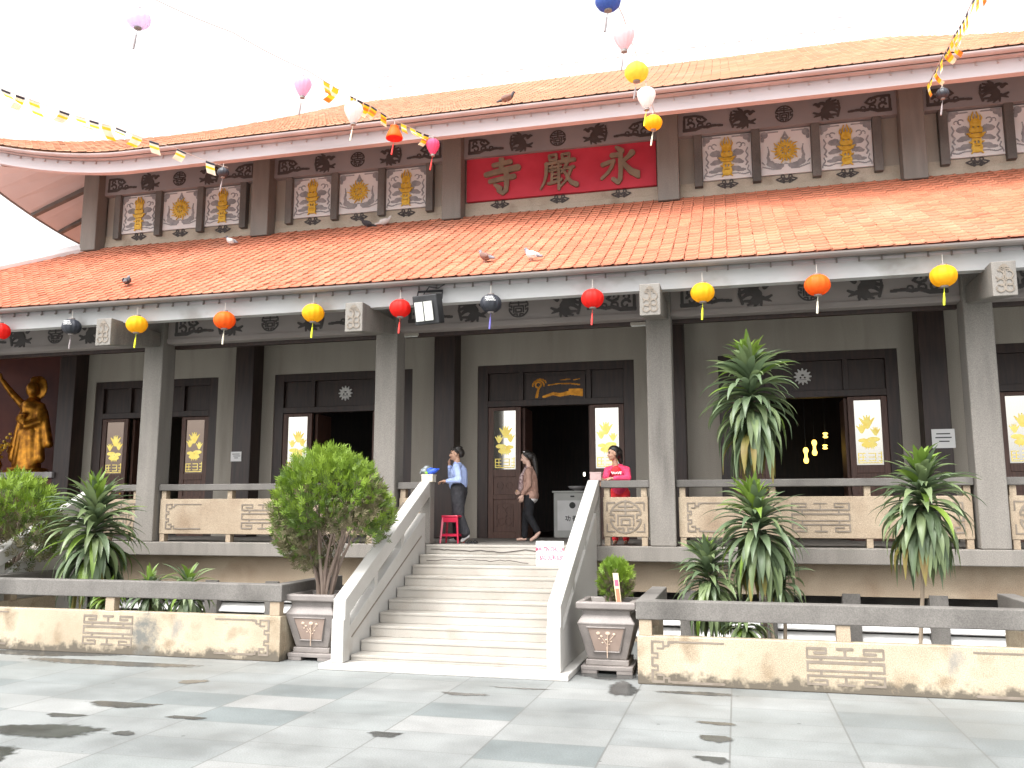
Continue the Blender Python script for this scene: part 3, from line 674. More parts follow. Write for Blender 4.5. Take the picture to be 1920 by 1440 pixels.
# hall wall round the door openings
DOORS = [-13.0, -8.29, -3.55, 1.38, 6.10]; DW = 1.64
b = MB(); xs = [-15.1]
for d in DOORS: xs += [d - DW, d + DW]
xs.append(8.2)
for a, c in zip(xs[::2], xs[1::2]): b.box(a, c, 17.40, 17.7, FZ, 5.95)
for d in DOORS: b.box(d - DW, d + DW, 17.40, 17.7, 5.05, 5.95)
part('wall', b, 'wall', T)
for q in ((-15.1, -14.9, 17.7, 29.9), (8.0, 8.2, 17.7, 29.9), (-15.1, 8.2, 29.9, 30.1)): part('side_wall', MB().box(*q, 0, 10.3), 'wall', T)
part('room_floor', MB().box(-14.9, 8.0, 18.5, 29.9, 1.0, FZ - .003), 'lacquer', T)
part('room_ceiling', MB().box(-14.9, 8.0, 17.7, 29.9, 6.1, 6.2), 'lacquer', T)
part('room_wall', MB().box(-14.9, 8.0, 24, 24.1, FZ, 6.1), 'lacquer', T)
# veranda ceiling and frieze beams
part('veranda_ceiling', MB().box(-20.0, 13.1, 13.6, 17.4, 5.955, 6.05), 'soffit', T)
part('sloping_soffit', MB().add([(-20.0, 12.96, 5.57), (13.1, 12.96, 5.57), (13.1, 13.62, 5.96), (-20.0, 13.62, 5.96)], [(0, 3, 2, 1)]), 'soffit', T)
fr = pat_medal(.18, .024, 64); bird = pat_bird(); birdf = bird.flip(); cl = pat_cloud(); clf = cl.flip()
def frieze(x0, x1, y, z0, z1, zc, m):
    o = part('frieze_beam', MB().box(x0, x1, y, y + .22, z0, z1), m, T, bevel=.01)
    part('lower_moulding', MB().box(x0, x1, y - .02, y - .001, z0 + .02, z0 + .09), m, o)
    c = (x0 + x1) / 2
    for nm, pt, xx in (('medallion', fr, c), ('phoenix_relief', bird, c - .80), ('phoenix_relief', birdf, c + .80), ('cloud_relief', cl, x0 + .56), ('cloud_relief', clf, x1 - .56)):
        part(nm, pt.put(MB(), xx, zc, y - .001, .012), 'relief', o)
for a, c in zip([-18.9] + CX[:-1], CX):
    frieze(a + .2, c - .2, 13.98, 5.12, 5.95, 5.43, 'soffit')
    part('shadow_gap_strip', MB().box(a + .2, c - .2, 14.21, 14.3, 5.06, 5.2), 'lacquer', T)  # dark strip standing in for the shadow gap under the frieze
# brackets on the column lines
pb = pat_bracket()
for cx in [-18.9] + CX:
    br = MB().hexa([(cx - .15, 12.50, 4.83), (cx + .15, 12.50, 4.83), (cx + .15, 13.85, 5.05), (cx - .15, 13.85, 5.05),
                    (cx - .15, 12.50, 5.305), (cx + .15, 12.50, 5.305), (cx + .15, 13.85, 5.305), (cx - .15, 13.85, 5.305)])
    o = part('beam_end', br, 'granite', T, bevel=.012)
    part('carved_motif', pb.put(MB(), cx, 5.067, 12.499, .008), 'groove', o)
# balustrades between the front columns
medal = pat_medal(.26, .028, 72); fret = pat_fret(.86, .46); corner = pat_corner(); cornerf = corner.flip()
def tick(p_x, z, w_, h_):
    p = Pat(w_, h_, 60); l = .022; a, b2 = w_ / 2 - l, h_ / 2 - l
    for sx in (1, -1):
        for sz in (1, -1): p.line([(sx * (a - .12), sz * b2), (sx * a, sz * b2), (sx * a, sz * (b2 - .12))], l)
    return p
def balustrade(x0, x1, label, small=False):
    o = thing('balustrade', ((x0 + x1) / 2, 14.06, FZ), label, 'balustrade', 'stone balustrades along the veranda')
    part('rail', MB().box(x0, x1, 13.96, 14.16, 2.385, 2.50), 'granite_dark', o, bevel=.012)
    pn = part('panel', MB().box(x0 + .03, x1 - .03, 13.99, 14.13, 1.61, 2.235), 'tan', o, bevel=.008)
    L_ = x1 - x0; n = 2 if small else 4
    for k in range(n):
        xp = x0 + .09 + (L_ - .18) * k / (n - 1)
        part('post', MB().box(xp - .045, xp + .045, 14.0, 14.12, 2.237, 2.383), 'tan', o); part('foot', MB().box(xp - .045, xp + .045, 14.0, 14.12, FZ + .002, 1.608), 'tan', o)
    c = (x0 + x1) / 2
    if small:
        part('medallion', medal.put(MB(), c, 1.925, 13.989, .008), 'groove', pn); part('corner_lines', tick(c, 1.925, min(.84, L_ - .14), .5).put(MB(), c, 1.925, 13.989, .006), 'groove', pn)
    else:
        part('fretwork', fret.put(MB(), c, 1.925, 13.989, .008), 'groove', pn)
        part('corner_fret', corner.put(MB(), x0 + .52, 1.925, 13.989, .008), 'groove', pn); part('corner_fret', cornerf.put(MB(), x1 - .52, 1.925, 13.989, .008), 'groove', pn)
    return o
balustrade(-18.7, -15.3, 'stone balustrade below the golden statue at the left corner of the veranda')
balustrade(-11.42, -10.66, 'short balustrade with a round medallion left of the leftmost front column', True)
balustrade(-10.24, -6.0, 'long balustrade with fret panel behind the big potted conifer')
balustrade(-5.58, -5.12, 'very short balustrade just left of the man by the stairs', True)
balustrade(-2.10, -1.33, 'short balustrade with a round medallion where the girl in pink leans', True)
balustrade(-.91, 3.34, 'long balustrade with fret panel behind the tall strap leaved plants')
balustrade(3.76, 4.55, 'short balustrade with a round medallion at the right edge', True)

# doors
PATG = [pat_lotus_glass(v=k) for k in range(3)]
def leaf(x0, x1, y, parent, var, gl):
    wd = x1 - x0
    lf = part('door_leaf', MB().box(x0, x0 + .11, y, y + .07, FZ, 4.16).box(x1 - .11, x1, y, y + .07, FZ, 4.16).box(x0 + .11, x1 - .11, y, y + .07, 4.09, 4.16)
              .box(x0 + .11, x1 - .11, y, y + .07, 2.72, 2.87).box(x0 + .11, x1 - .11, y, y + .07, FZ, 1.6).box(x0 + .11, x1 - .11, y, y + .07, 2.26, 2.36), 'door', parent, bevel=.006)
    part('lower_panel', MB().box(x0 + .112, x1 - .112, y + .02, y + .05, 1.602, 2.258).box(x0 + .112, x1 - .112, y + .02, y + .05, 2.362, 2.718), 'door', lf)
    r = MB(); p = Pat(.4, .56, 50)
    for sx in (1, -1): p.arc(sx * .09, .1, .08, 0, 300, .022); p.arc(sx * .08, -.12, .07, 60, 360, .022); p.line([(sx * .02, .25), (sx * .17, .22), (sx * .17, -.22)], .02)
    p.disc(0, 0, .05); p.put(r, (x0 + x1) / 2, 1.93, y + .019, .012)
    q = Pat(.4, .28, 50)
    for sx in (1, -1): q.arc(sx * .1, 0, .07, 0, 330, .022)
    q.put(r, (x0 + x1) / 2, 2.54, y + .019, .012); part('carving', r, 'door', lf)
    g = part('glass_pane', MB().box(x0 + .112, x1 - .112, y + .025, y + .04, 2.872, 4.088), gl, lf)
    part('lotus_inlay', PATG[var % 3].put(MB(), (x0 + x1) / 2, 3.45, y + .024, .003), 'glint', lf)
    return lf
def door(cx, gl, gr, label, centre=False):
    y = 17.44
    d = part('door_surround', MB().box(cx - DW, cx - DW + .22, 17.42, 17.6, FZ + .002, 5.048).box(cx + DW - .22, cx + DW, 17.42, 17.6, FZ + .002, 5.048)
             .box(cx - DW + .22, cx + DW - .22, 17.42, 17.6, 4.88, 5.048).box(cx - DW + .22, cx + DW - .22, 17.42, 17.6, 4.17, 4.30)
             .box(cx - DW + .22, cx + DW - .22, 17.5, 17.56, 4.30, 4.88).box(cx - .76, cx - .66, 17.42, 17.499, 4.30, 4.88).box(cx + .66, cx + .76, 17.42, 17.499, 4.30, 4.88), 'lacquer', T, bevel=.006, label=label)
    leaf(cx - DW + .225, cx - .72, y, d, 0, gl); leaf(cx + .72, cx + DW - .225, y, d, 1, gr)
    for sx in (1, -1):        # the inner leaves stand folded back into the room
        part('open_leaf', MB().box(cx + sx * .70 - .03, cx + sx * .70 + .03, 17.62, 18.3, FZ, 4.16), 'door', d, bevel=.006)
    part('door_knob', MB().ball((cx - .8, y - .02, 2.42), .022), 'gold', d)
    if centre:
        part('gilded_board', MB().box(cx - .60, cx + .64, 17.44, 17.498, 4.30, 4.78), 'lacquer', d)
        p = Pat(1.14, .42, 120); p.arc(-.36, .04, .12, 0, 180, .03); p.arc(-.36, .06, .06, 0, 360, .03); p.line([(-.4, -.2), (-.36, -.02), (-.3, .05)], .06, .03)
        for k in range(6): p.arc(-.36, .05, .17 - .015 * k, 20 + 22 * k, 34 + 22 * k, .03)
        p.line([(-.15, .05), (.05, .075), (.3, .07), (.5, .04)], .022, .03); p.line([(-.25, -.19), (-.05, -.13), (.1, -.16), (.3, -.12), (.55, -.15)], .05, .1)
        p.line([(.3, -.06), (.55, -.08)], .05, .07); p.line([(.1, .15), (.3, .16)], .02); p.line([(.38, .14), (.5, .16)], .02)
        part('gilded_landscape', p.put(MB(), cx + .02, 4.54, 17.439, .01), 'goldleaf', d)
    else:
        p = Pat(.36, .36, 60)
        for k in range(12):
            a = R(30 * k); p.line([(.09 * math.cos(a), .09 * math.sin(a)), (.155 * math.cos(a), .155 * math.sin(a))], .06, .02)
        p.disc(0, 0, .1); p.ring(0, 0, .1, .012); p.disc(0, .03, .028, .02, on=False); p.disc(-.04, -.02, .02, .02, on=False); p.disc(.04, -.02, .02, .02, on=False); p.line([(-.06, -.06), (.06, -.06)], .015, on=False)
        part('lotus_rosette', p.put(MB(), cx - .06 if cx > 0 else cx + .05, 4.585, 17.499, .03), 'lotus', d)
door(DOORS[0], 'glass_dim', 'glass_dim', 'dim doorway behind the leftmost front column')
door(DOORS[1], 'glass', 'glass', None); door(DOORS[2], 'glass', 'glass', 'central doorway with a gilded board above it', True)
door(DOORS[3], 'glass', 'glass', None); door(DOORS[4], 'glass', 'glass', None)
# alcove for the statue at the left corner
for q in ((-21, -15.1, 18.6, 18.7), (-15.2, -15.102, 17.42, 18.598), (-21.1, -21.002, 14.3, 18.7)): part('alcove_wall', MB().box(*q, FZ, 6.0), 'alcove', T)
part('altar_shelf', MB().box(-20.5, -15.25, 16.9, 18.5, 2.78, 2.92), 'marble', T, bevel=.01)
part('altar_base', MB().box(-20.4, -15.3, 17.0, 18.5, FZ + .002, 2.778), 'alcove', T)

# ---- roofs
def lift_up(x, y):
    a = max(0, (-12.6 - x) / 3.45, (x - 5.7) / 3.45); return .53 * a ** 1.7
def lift_lo(x, y):
    a = max(0, (-16.4 - x) / 3.45, (x - 9.5) / 3.45); return .53 * a ** 1.7
def roof_front(eY, eZ, tY, tZ, xl0, xl1, xr0, xr1, lift, sag, rows, tw=.205):
    """clay tiles, each a curved little slab lapping the one below"""
    mb = MB(); mb.tone = []; rnd = random.Random(5)
    def pos(v, x, dz=0.0):
        y = eY + (tY - eY) * v; z = eZ + (tZ - eZ) * ((1 - sag) * v + sag * v * v)
        return (x, y, z + lift(x, y) * (1 - v) ** 1.5 + dz)
    for r in range(rows):
        v0, v1 = r / rows, min(1, (r + 1.18) / rows); vm = (r + .5) / rows
        xa = xl0 + (xl1 - xl0) * vm; xb = xr0 + (xr1 - xr0) * vm
        i0, i1 = math.ceil(xa / tw), math.floor(xb / tw)
        for i in range(i0, i1):
            x = i * tw + rnd.uniform(-.004, .004); j = rnd.uniform(-.005, .006); t = rnd.random() if rnd.random() > .05 else -.6; v0 = r / rows - rnd.uniform(0, .0012)
            # section: flat pan rising to a small roll on the right, thin front lip
            sec = [(0.0, .008), (.10, .012), (.45, .010), (.78, .014), (.86, .026), (.945, .026), (.975, .006)]
            vs = []
            for q, h in sec: vs.append(pos(v0, x + q * tw, h + .030 + j))
            for q, h in sec: vs.append(pos(v1, x + q * tw, h + .004 + j))
            for q, h in sec: vs.append(pos(v0, x + q * tw, h + .004 + j))
            n = len(sec); fs = [(k, k + 1, n + k + 1, n + k) for k in range(n - 1)] + [(2 * n + k, 2 * n + k + 1, k + 1, k) for k in range(n - 1)]
            mb.add(vs, fs); mb.tone += [t] * len(fs)
    return mb, pos
def sheet(pos, xl0, xl1, xr0, xr1, nv, nx, dz, xmirror=None):
    mb = MB()
    for i in range(nv + 1):
        v = i / nv; a = xl0 + (xl1 - xl0) * v; c = xr0 + (xr1 - xr0) * v
        for k in range(nx + 1): mb.v.append(pos(v, a + (c - a) * k / nx, dz))
    for i in range(nv):
        for k in range(nx):
            o = i * (nx + 1) + k; mb.f.append((o, o + 1, o + nx + 2, o + nx + 1)); mb.m.append(0)
    return mb
# lower roof
LO = dict(eY=12.60, eZ=5.64, tY=17.70, tZ=8.45, xl0=-20.2, xl1=-15.1, xr0=13.3, xr1=8.2)
mb, posL = roof_front(lift=lift_lo, sag=.06, rows=26, **LO)
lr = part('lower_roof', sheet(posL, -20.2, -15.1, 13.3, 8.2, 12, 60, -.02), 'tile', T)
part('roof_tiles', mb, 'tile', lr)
def side_sheet(xe, xt, eY, tY, eZ, tZ, yb_e, yb_t, lift, sag):
    m_ = MB(); n = 14
    for i in range(n + 1):
        v = i / n; x = xe + (xt - xe) * v; z = eZ + (tZ - eZ) * v
        ya, yb = eY + (tY - eY) * v, yb_e + (yb_t - yb_e) * v
        z = eZ + (tZ - eZ) * ((1 - sag) * v + sag * v * v) - .06; m_.v += [(x, ya, z + lift(x, ya) * (1 - v) ** 1.5), (x, yb, z)]
    for i in range(n): m_.f.append((2 * i, 2 * i + 1, 2 * i + 3, 2 * i + 2)); m_.m.append(0)
    return m_
part('side_slope', side_sheet(-20.2, -15.1, 12.6, 17.7, 5.62, 8.43, 35, 30, lift_lo, .06), 'tile', lr)
part('side_slope', side_sheet(13.3, 8.2, 12.6, 17.7, 5.62, 8.43, 35, 30, lift_lo, .06), 'tile', lr)
def hip_line(pos, x0, x1, n=20, up=.06): return [pos(i / n, x0 + (x1 - x0) * i / n, up) for i in range(n + 1)]
for a, c in ((-20.2, -15.1), (13.3, 8.2)): part('hip_ridge', MB().tube(hip_line(posL, a, c), .16, 8), 'ridge', lr)
def eave_strip(y0, y1, z0, z1, xs, lift, yl):
    m_ = MB(); n = len(xs)
    for x in xs:
        l = lift(x, yl); m_.v += [(x, y0, z0 + l), (x, y0, z1 + l), (x, y1, z1 + l), (x, y1, z0 + l)]
    for i in range(n - 1):
        for k in range(4): m_.f.append((i * 4 + k, i * 4 + (k + 1) % 4, i * 4 + 4 + (k + 1) % 4, i * 4 + 4 + k)); m_.m.append(0)
    m_.f += [(0, 1, 2, 3), tuple((n - 1) * 4 + k for k in (3, 2, 1, 0))]; m_.m += [0, 0]
    return m_
def gutter(yc, zc, r, xs, lift, yl):
    m_ = MB(); n = 9
    for x in xs:
        l = lift(x, yl)
        for k in range(n):
            a = PI * k / (n - 1); m_.v.append((x, yc + r * math.cos(a), zc + l - .8 * r * math.sin(a)))
    for i in range(len(xs) - 1):
        for k in range(n - 1): o = i * n + k; m_.f.append((o, o + 1, o + n + 1, o + n)); m_.m.append(0)
    return m_
def hooks(parent, m_name, y, z0, z1, x0, x1, step, lift, yl):
    first = None; x = x0
    while x < x1:
        if first is None:
            first = part('gutter_hook', MB().box(-.012, .012, -.02, -.002, z0, z1).ball((0, -.03, z0), .016, n=6, m=4), m_name, None); first.parent = parent; h = first
        else: h = first.copy(); COL.objects.link(h); h.parent = parent
        h.location = Vector((x, y, lift(x, yl))) - wloc(parent); x += step
xsl = [-20.2 + .4 * i for i in range(84)]
fa = part('eave_fascia', eave_strip(12.80, 12.97, 5.28, 5.585, xsl, lift_lo, 12.6), 'fascia', T)
part('rain_gutter', gutter(12.575, 5.60, .08, xsl, lift_lo, 12.6), 'gutter', fa)
part('drip_board', eave_strip(12.65, 12.97, 5.588, 5.612, xsl, lift_lo, 12.6), 'gutter', fa)
part('lit_gap_band', eave_strip(12.786, 12.798, 5.525, 5.56, xsl, lift_lo, 12.6), 'fascia_pale', fa)  # pale band painting the lit gap between gutter and fascia top
hooks(fa, 'gutter', 12.786, 5.51, 5.575, -13.5, 5.2, .30, lift_lo, 12.6)
# upper wall
UW = 17.70
part('upper_wall', MB().box(-15.1, 8.2, UW, UW + .2, 8.3, 10.5), 'wall', T)
part('upper_sill', MB().box(-15.1, 8.2, UW - .06, UW - .002, 8.40, 8.56), 'cream', T, bevel=.01)
part('upper_band', MB().box(-15.1, 8.2, UW - .03, UW - .002, 8.562, 8.74), 'cream', T)
for cx in CX: part('upper_column', MB().box(cx - .22, cx + .22, 17.30, 17.66, 8.30, 10.5), 'granite', T, bevel=.02)
gd, gs, wg, ws, kn = pat_dragon_gold(), pat_scroll_dragon(), pat_wheel_gold(), pat_scroll_wheel(), pat_knot()
for bi, (a, c) in enumerate(zip(CX[:-1], CX[1:])):
    m_ = (a + c) / 2
    o = part('upper_frieze', MB().box(a + .222, c - .222, 17.52, 17.698, 9.735, 10.5), 'soffit_up', T)
    for nm, pt, xx in (('medallion', fr, m_), ('phoenix_relief', bird, m_ - .80), ('phoenix_relief', birdf, m_ + .80), ('cloud_relief', cl, a + .72), ('cloud_relief', clf, c - .72)):
        part(nm, pt.put(MB(), xx, 9.98, 17.519, .012), 'relief', o)
    for k in (-1, 0, 1):
        xc = m_ + 1.155 * k * (1 if bi != 2 else 1.15)
        part('knot_ornament', kn.put(MB(), xc, 8.66, UW - .031, .02), 'relief', T)
        if bi == 2: continue
        pn = part('painted_panel', MB().box(xc - .49, xc + .49, UW - .06, UW - .002, 8.76, 9.71), 'white', T, bevel=.006)
        part('grey_scrollwork', (gs if k else ws).put(MB(), xc, 9.235, UW - .061, .012), 'scroll', pn)
        part('golden_motif', (gd.put(MB(), xc, 9.235, UW - .075, .03) if k else wg.put(MB(), xc, 9.25, UW - .075, .02)), 'gold', pn)
    if bi == 2:
        nb = part('name_board', MB().box(a + .26, c - .26, UW - .10, UW - .002, 8.76, 9.73), 'red', T)
        for k_, xx in ((0, -1.26), (1, 0.0), (2, 1.30)):
            part('raised_character', brush_char(k_).put(MB(), m_ + xx, 9.245, UW - .101, .06), 'letter', nb)
    else:
        for k in (-1.5, -.5, .5, 1.5):
            xp = m_ + 1.155 * k
            part('panel_post', MB().box(xp - .082, xp + .082, UW - .16, UW - .004, 8.62, 9.733), 'granite_dark', T, bevel=.01)
# upper roof
UP = dict(eY=15.30, eZ=9.75, tY=24.0, tZ=14.82, xl0=-17.5, xl1=-11.5, xr0=10.6, xr1=4.6)
mb, posU = roof_front(lift=lift_up, sag=.12, rows=44, **UP)
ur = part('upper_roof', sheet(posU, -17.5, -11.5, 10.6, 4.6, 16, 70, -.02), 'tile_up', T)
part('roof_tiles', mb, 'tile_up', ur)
part('side_slope', side_sheet(-17.5, -11.5, 15.3, 24, 9.75, 14.82, 32.7, 24, lift_up, .12), 'tile_up', ur)
part('side_slope', side_sheet(10.6, 4.6, 15.3, 24, 9.75, 14.82, 32.7, 24, lift_up, .12), 'tile_up', ur)
part('rear_slope', MB().add([(-17.5, 32.7, 9.8), (10.6, 32.7, 9.8), (4.6, 24, 14.76), (-11.5, 24, 14.76)], [(0, 1, 2, 3)]), 'tile_up', ur)
def wall_along(pts, h, th):
    m_ = MB(); n = len(pts)
    for i, p in enumerate(pts):
        p = Vector(p); t = (Vector(pts[min(i + 1, n - 1)]) - Vector(pts[max(i - 1, 0)])); t.z = 0; t.normalize(); s_ = Vector((-t.y, t.x, 0)) * th / 2
        hh = h[i] if hasattr(h, '__len__') else h
        m_.v += [p - s_ - Vector((0, 0, .1)), p + s_ - Vector((0, 0, .1)), p + s_ + Vector((0, 0, hh)), p - s_ + Vector((0, 0, hh))]
    for i in range(n - 1):
        for k in range(4): m_.f.append((i * 4 + k, i * 4 + (k + 1) % 4, i * 4 + 4 + (k + 1) % 4, i * 4 + 4 + k)); m_.m.append(0)
    m_.f += [(3, 2, 1, 0), tuple((n - 1) * 4 + k for k in range(4))]; m_.m += [0, 0]
    return m_
for a, c in ((-17.5, -11.5), (10.6, 4.6)):
    hl = hip_line(posU, a, c, 26, .0); part('hip_ridge', wall_along(hl, .38, .26), 'ridge', ur)
    q = [(p[0], p[1], p[2] + .40) for p in hl]; part('hip_coping', MB().tube(q, .11, 8), 'ridge', ur)
N_ = 40; rl = []; rh = []
for i in range(N_ + 1):
    x = -11.9 + 16.9 * i / N_; e = max(0, abs(x + 3.45) - 6.6); rl.append((x, 24.0, 14.82)); rh.append(.55 + .10 * e ** 2)
part('main_ridge', wall_along(rl, rh, .34), 'ridge', ur)
part('ridge_coping', MB().tube([(p[0], p[1], p[2] + h_ + .03) for p, h_ in zip(rl, rh)], .13, 8), 'ridge', ur)
x = -10.5
while x < 3.6: part('ridge_ornament', MB().box(x, x + .16, 23.815, 23.829, 15.14, 15.25), 'marble', ur); x += .42
for sx, x in ((-1, -10.6), (1, 3.7)):
    part('ridge_dragon', MB().tube([(x - sx * .9, 24, 15.5), (x - sx * .5, 24, 15.72), (x, 24, 15.65), (x + sx * .4, 24, 15.85), (x + sx * .45, 24, 16.1)], [.05, .13, .15, .1, .03], 8).ball((x - sx * .9, 24, 15.6), .15).tube([(x - sx * .5, 24, 15.72), (x - sx * .6, 24, 15.92)], [.06, .015]), 'ridge', ur)
xsu = [-17.5 + .3 * i for i in range(94)]
fu = part('upper_fascia', eave_strip(15.50, 15.66, 9.36, 9.62, xsu, lift_up, 15.3), 'fascia_pale', T)
part('rain_gutter', gutter(15.30, 9.695, .075, xsu, lift_up, 15.3), 'gutter_pink', fu)
part('drip_board', eave_strip(15.36, 15.66, 9.624, 9.642, xsu, lift_up, 15.3), 'gutter_pink', fu)
hooks(fu, 'gutter_pink', 15.50, 9.56, 9.64, -16.5, 6.2, .34, lift_up, 15.3)
sf = MB()       # soffit of the upper eaves, front and left
for x in xsu:
    l = lift_up(x, 15.3); q = min(1, max(0, (x + 17.42) / 2.37), max(0, (10.52 - x) / 2.37)); sf.v += [(x, 15.64, 9.37 + l), (x, 15.64 + 2.16 * q, 9.37 + l + (10.42 + l * .25 - 9.37 - l) * q)]
for i in range(len(xsu) - 1): sf.f.append((2 * i, 2 * i + 1, 2 * i + 3, 2 * i + 2)); sf.m.append(0)
part('eave_soffit', sf, 'soffit_up', T)
sd = MB(); ys = [15.3 + .5 * i for i in range(35)]
for y in ys:
    a = max(0, (20.2 - y) / 3.45); l = .53 * a ** 1.7; q = min(1, max(0, (y - 15.64) / 2.16)); sd.v += [(-17.42, y, 9.37 + l), (-17.42 + 2.37 * q, y, 9.37 + l + (10.42 + l * .25 - 9.37 - l) * q)]
for i in range(len(ys) - 1): sd.f.append((2 * i, 2 * i + 1, 2 * i + 3, 2 * i + 2)); sd.m.append(0)
part('side_soffit', sd, 'soffit_pink', T)
for y in [17.9 + .95 * i for i in range(13)]:
    a = max(0, (20.2 - y) / 3.45); l = .53 * a ** 1.7
    rf = MB().hexa([(-17.4, y, 9.30 + l), (-15.1, y, 10.28 + l * .25), (-15.1, y + .12, 10.28 + l * .25), (-17.4, y + .12, 9.30 + l), (-17.4, y, 9.41 + l), (-15.1, y, 10.41 + l * .25), (-15.1, y + .12, 10.41 + l * .25), (-17.4, y + .12, 9.41 + l)])
    part('rafter', rf, 'granite_dark', T)
sfm = MB()
for y in ys:
    a = max(0, (20.2 - y) / 3.45); l = .53 * a ** 1.7; sfm.v += [(-17.5, y, 9.36 + l), (-17.5, y, 9.72 + l), (-17.42, y, 9.72 + l), (-17.42, y, 9.36 + l)]
for i in range(len(ys) - 1):
    for k in range(4): sfm.f.append((i * 4 + k, i * 4 + (k + 1) % 4, i * 4 + 4 + (k + 1) % 4, i * 4 + 4 + k)); sfm.m.append(0)
part('side_fascia', sfm, 'granite_dark', T)

# ------------------------------------------------------------------ stairs
def make_stairs():
    # built round x = -3.60
    o = thing('staircase', (-3.60, 10.9, 0), 'white stone staircase with slanting parapets leading up to the central door', 'staircase', 'flights of stairs up to the veranda')
    xl, xr = -4.98, -2.30; n = 10; y0, y1 = 10.95, 13.80; rise = FZ / n; run = (y1 - y0) / (n - 1)
    part('base_slab', MB().box(-5.28, -2.02, 10.62, 13.78, 0, .075), 'stair_white', o, bevel=.01)
    for k in range(n):
        ya = y0 + run * k if k < n - 1 else y1 - .005
        za = .0755 if k == 0 else rise * k + .002
        part('step', MB().box(xl, xr, ya, 13.795 if k < n - 1 else 13.86, za, rise * (k + 1) - .035).box(xl, xr, ya - .007, 13.795 if k < n - 1 else 13.87, rise * (k + 1) - .035, rise * (k + 1) + (.001 if k < n - 1 else .003)), 'stair', o, bevel=.006)
    for s, xa in ((-1, xl - .17), (1, xr + .002)):
        xb = xa + .168; sl = (FZ - rise) / (y1 - y0)
        def zt(y, c): return c + (y - 10.75) * (2.42 - .80) / (13.9 - 10.75)
        w_ = part('parapet', MB().prism([(10.90, .077), (13.79, .077), (13.79, zt(13.79, .42)), (10.90, zt(10.90, .42))], 'x', xa + .02, xb - .02), 'stair_white', o, bevel=.008)
        part('inner_groove', MB().prism([(11.0, .36), (13.6, 1.60), (13.6, 1.62), (11.0, .38)], 'x', xa + .012 if s > 0 else xb - .022, xa + .022 if s > 0 else xb - .012), 'groove', w_)
        part('handrail', MB().prism([(10.74, zt(10.74, .62)), (13.92, zt(13.92, .62)), (13.92, zt(13.92, .88)), (10.74, zt(10.74, .88))], 'x', xa - .004, xb + .004), 'stair_white', o, bevel=.012)
        for yy in (11.75, 12.75):
            part('baluster', MB().prism([(yy, zt(yy, .41)), (yy + .12, zt(yy + .12, .41)), (yy + .12, zt(yy + .12, .63)), (yy, zt(yy, .63))], 'x', xa + .03, xb - .03), 'stair_white', o)
        part('end_post', MB().prism([(10.70, .077), (10.895, .077), (10.895, zt(10.895, .64)), (10.70, zt(10.70, .64))], 'x', xa - .002, xb + .002), 'stair_white', o, bevel=.01)
        part('newel', MB().box(xa - .01, xb + .012, 13.93, 14.14, FZ + .004, 2.50), 'granite', o, bevel=.012)
    return o
ST = make_stairs()
cr = MB(); rnd = random.Random(3)
for z0, xa, xb in ((1.40, -4.9, -2.95), (1.235, -4.85, -3.1)):
    pts = []; x = xa; z = z0
    while x < xb: pts.append((x, 13.788 if z0 > 1.33 else 13.45, z)); x += rnd.uniform(.05, .12); z += rnd.uniform(-.018, .016); z = max(z0 - .045, min(z0 + .02, z))
    cr.tube(pts, .006, 5)
part('crack', cr, 'crack', ST)
s2 = copy_tree(ST); s2.location = Vector(ST.location) + Vector((-9.32, 0, 0)); s2['label'] = 'second white staircase mostly hidden behind the left planter'
for ch in list(s2.children):
    if ch.name.startswith('crack'): bpy.data.objects.remove(ch)

# ------------------------------------------------------------------ planters
def planter(x0, x1, y0, y1, label, zpan, zr0, zr1):
    o = thing('planter', ((x0 + x1) / 2, y0, 0), label, 'planter', 'low stone planters in front of the hall')
    fp0 = part('front_panel', MB().box(x0, x1, y0, y0 + .14, 0, zpan), 'grime_run' if x0 < -3 else 'grime', o, bevel=.012)
    for xa in (x0, x1 - .14): part('side_panel', MB().box(xa, xa + .14, y0 + .141, y1, 0, zpan - .003), 'grime', o, bevel=.01)
    part('back_panel', MB().box(x0 + .141, x1 - .141, y1 - .14, y1, 0, .26), 'grime', o, bevel=.01)
    part('rail', MB().box(x0 - .01, x1 + .01, y0 - .01, y0 + .20, zr0, zr1), 'granite_dark', o, bevel=.012)
    for xa in (x0 - .01, x1 - .20): part('side_rail', MB().box(xa, xa + .21, y0 + .201, y1, zr0, zr1 - .002), 'granite_dark', o, bevel=.012)
    xs_ = [x0 + .10, (x0 + x1) / 2 + .0, x1 - .10]
    for xx in xs_: part('post', MB().box(xx - .075, xx + .075, y0 + .01, y0 + .13, zpan + .001, zr0 - .001), 'tan', o, bevel=.006)
    for xx in (x0 + .10, x1 - .10):
        for yy in (y1 - .1, (y0 + y1) / 2): part('post', MB().box(xx - .07, xx + .07, yy - .06, yy + .06, zpan - .002, zr0 - .001), 'tan', o)
    part('soil', MB().box(x0 + .142, x1 - .142, y0 + .142, y1 - .142, .0, (.20)), 'soil', o)
    c = (x0 + x1) / 2
    part('fretwork', pat_fret(.86, .44, .026).put(MB(), c, zpan - .27, y0 - .001, .004), 'groove', fp0)
    q = pat_corner(.86, .50, .024); part('corner_fret', q.put(MB(), x0 + .58, zpan - .29, y0 - .001, .004), 'groove', fp0); part('corner_fret', q.flip().put(MB(), x1 - .58, zpan - .29, y0 - .001, .004), 'groove', fp0)
    return o
PL = planter(-11.5, -6.05, 11.0, 12.9, 'weathered tan planter left of the stairs with a dark grey rail', .60, .79, 1.02)
PR = planter(-1.20, 3.42, 10.68, 12.75, 'weathered tan planter right of the stairs with a dark grey rail', .555, .74, .96)

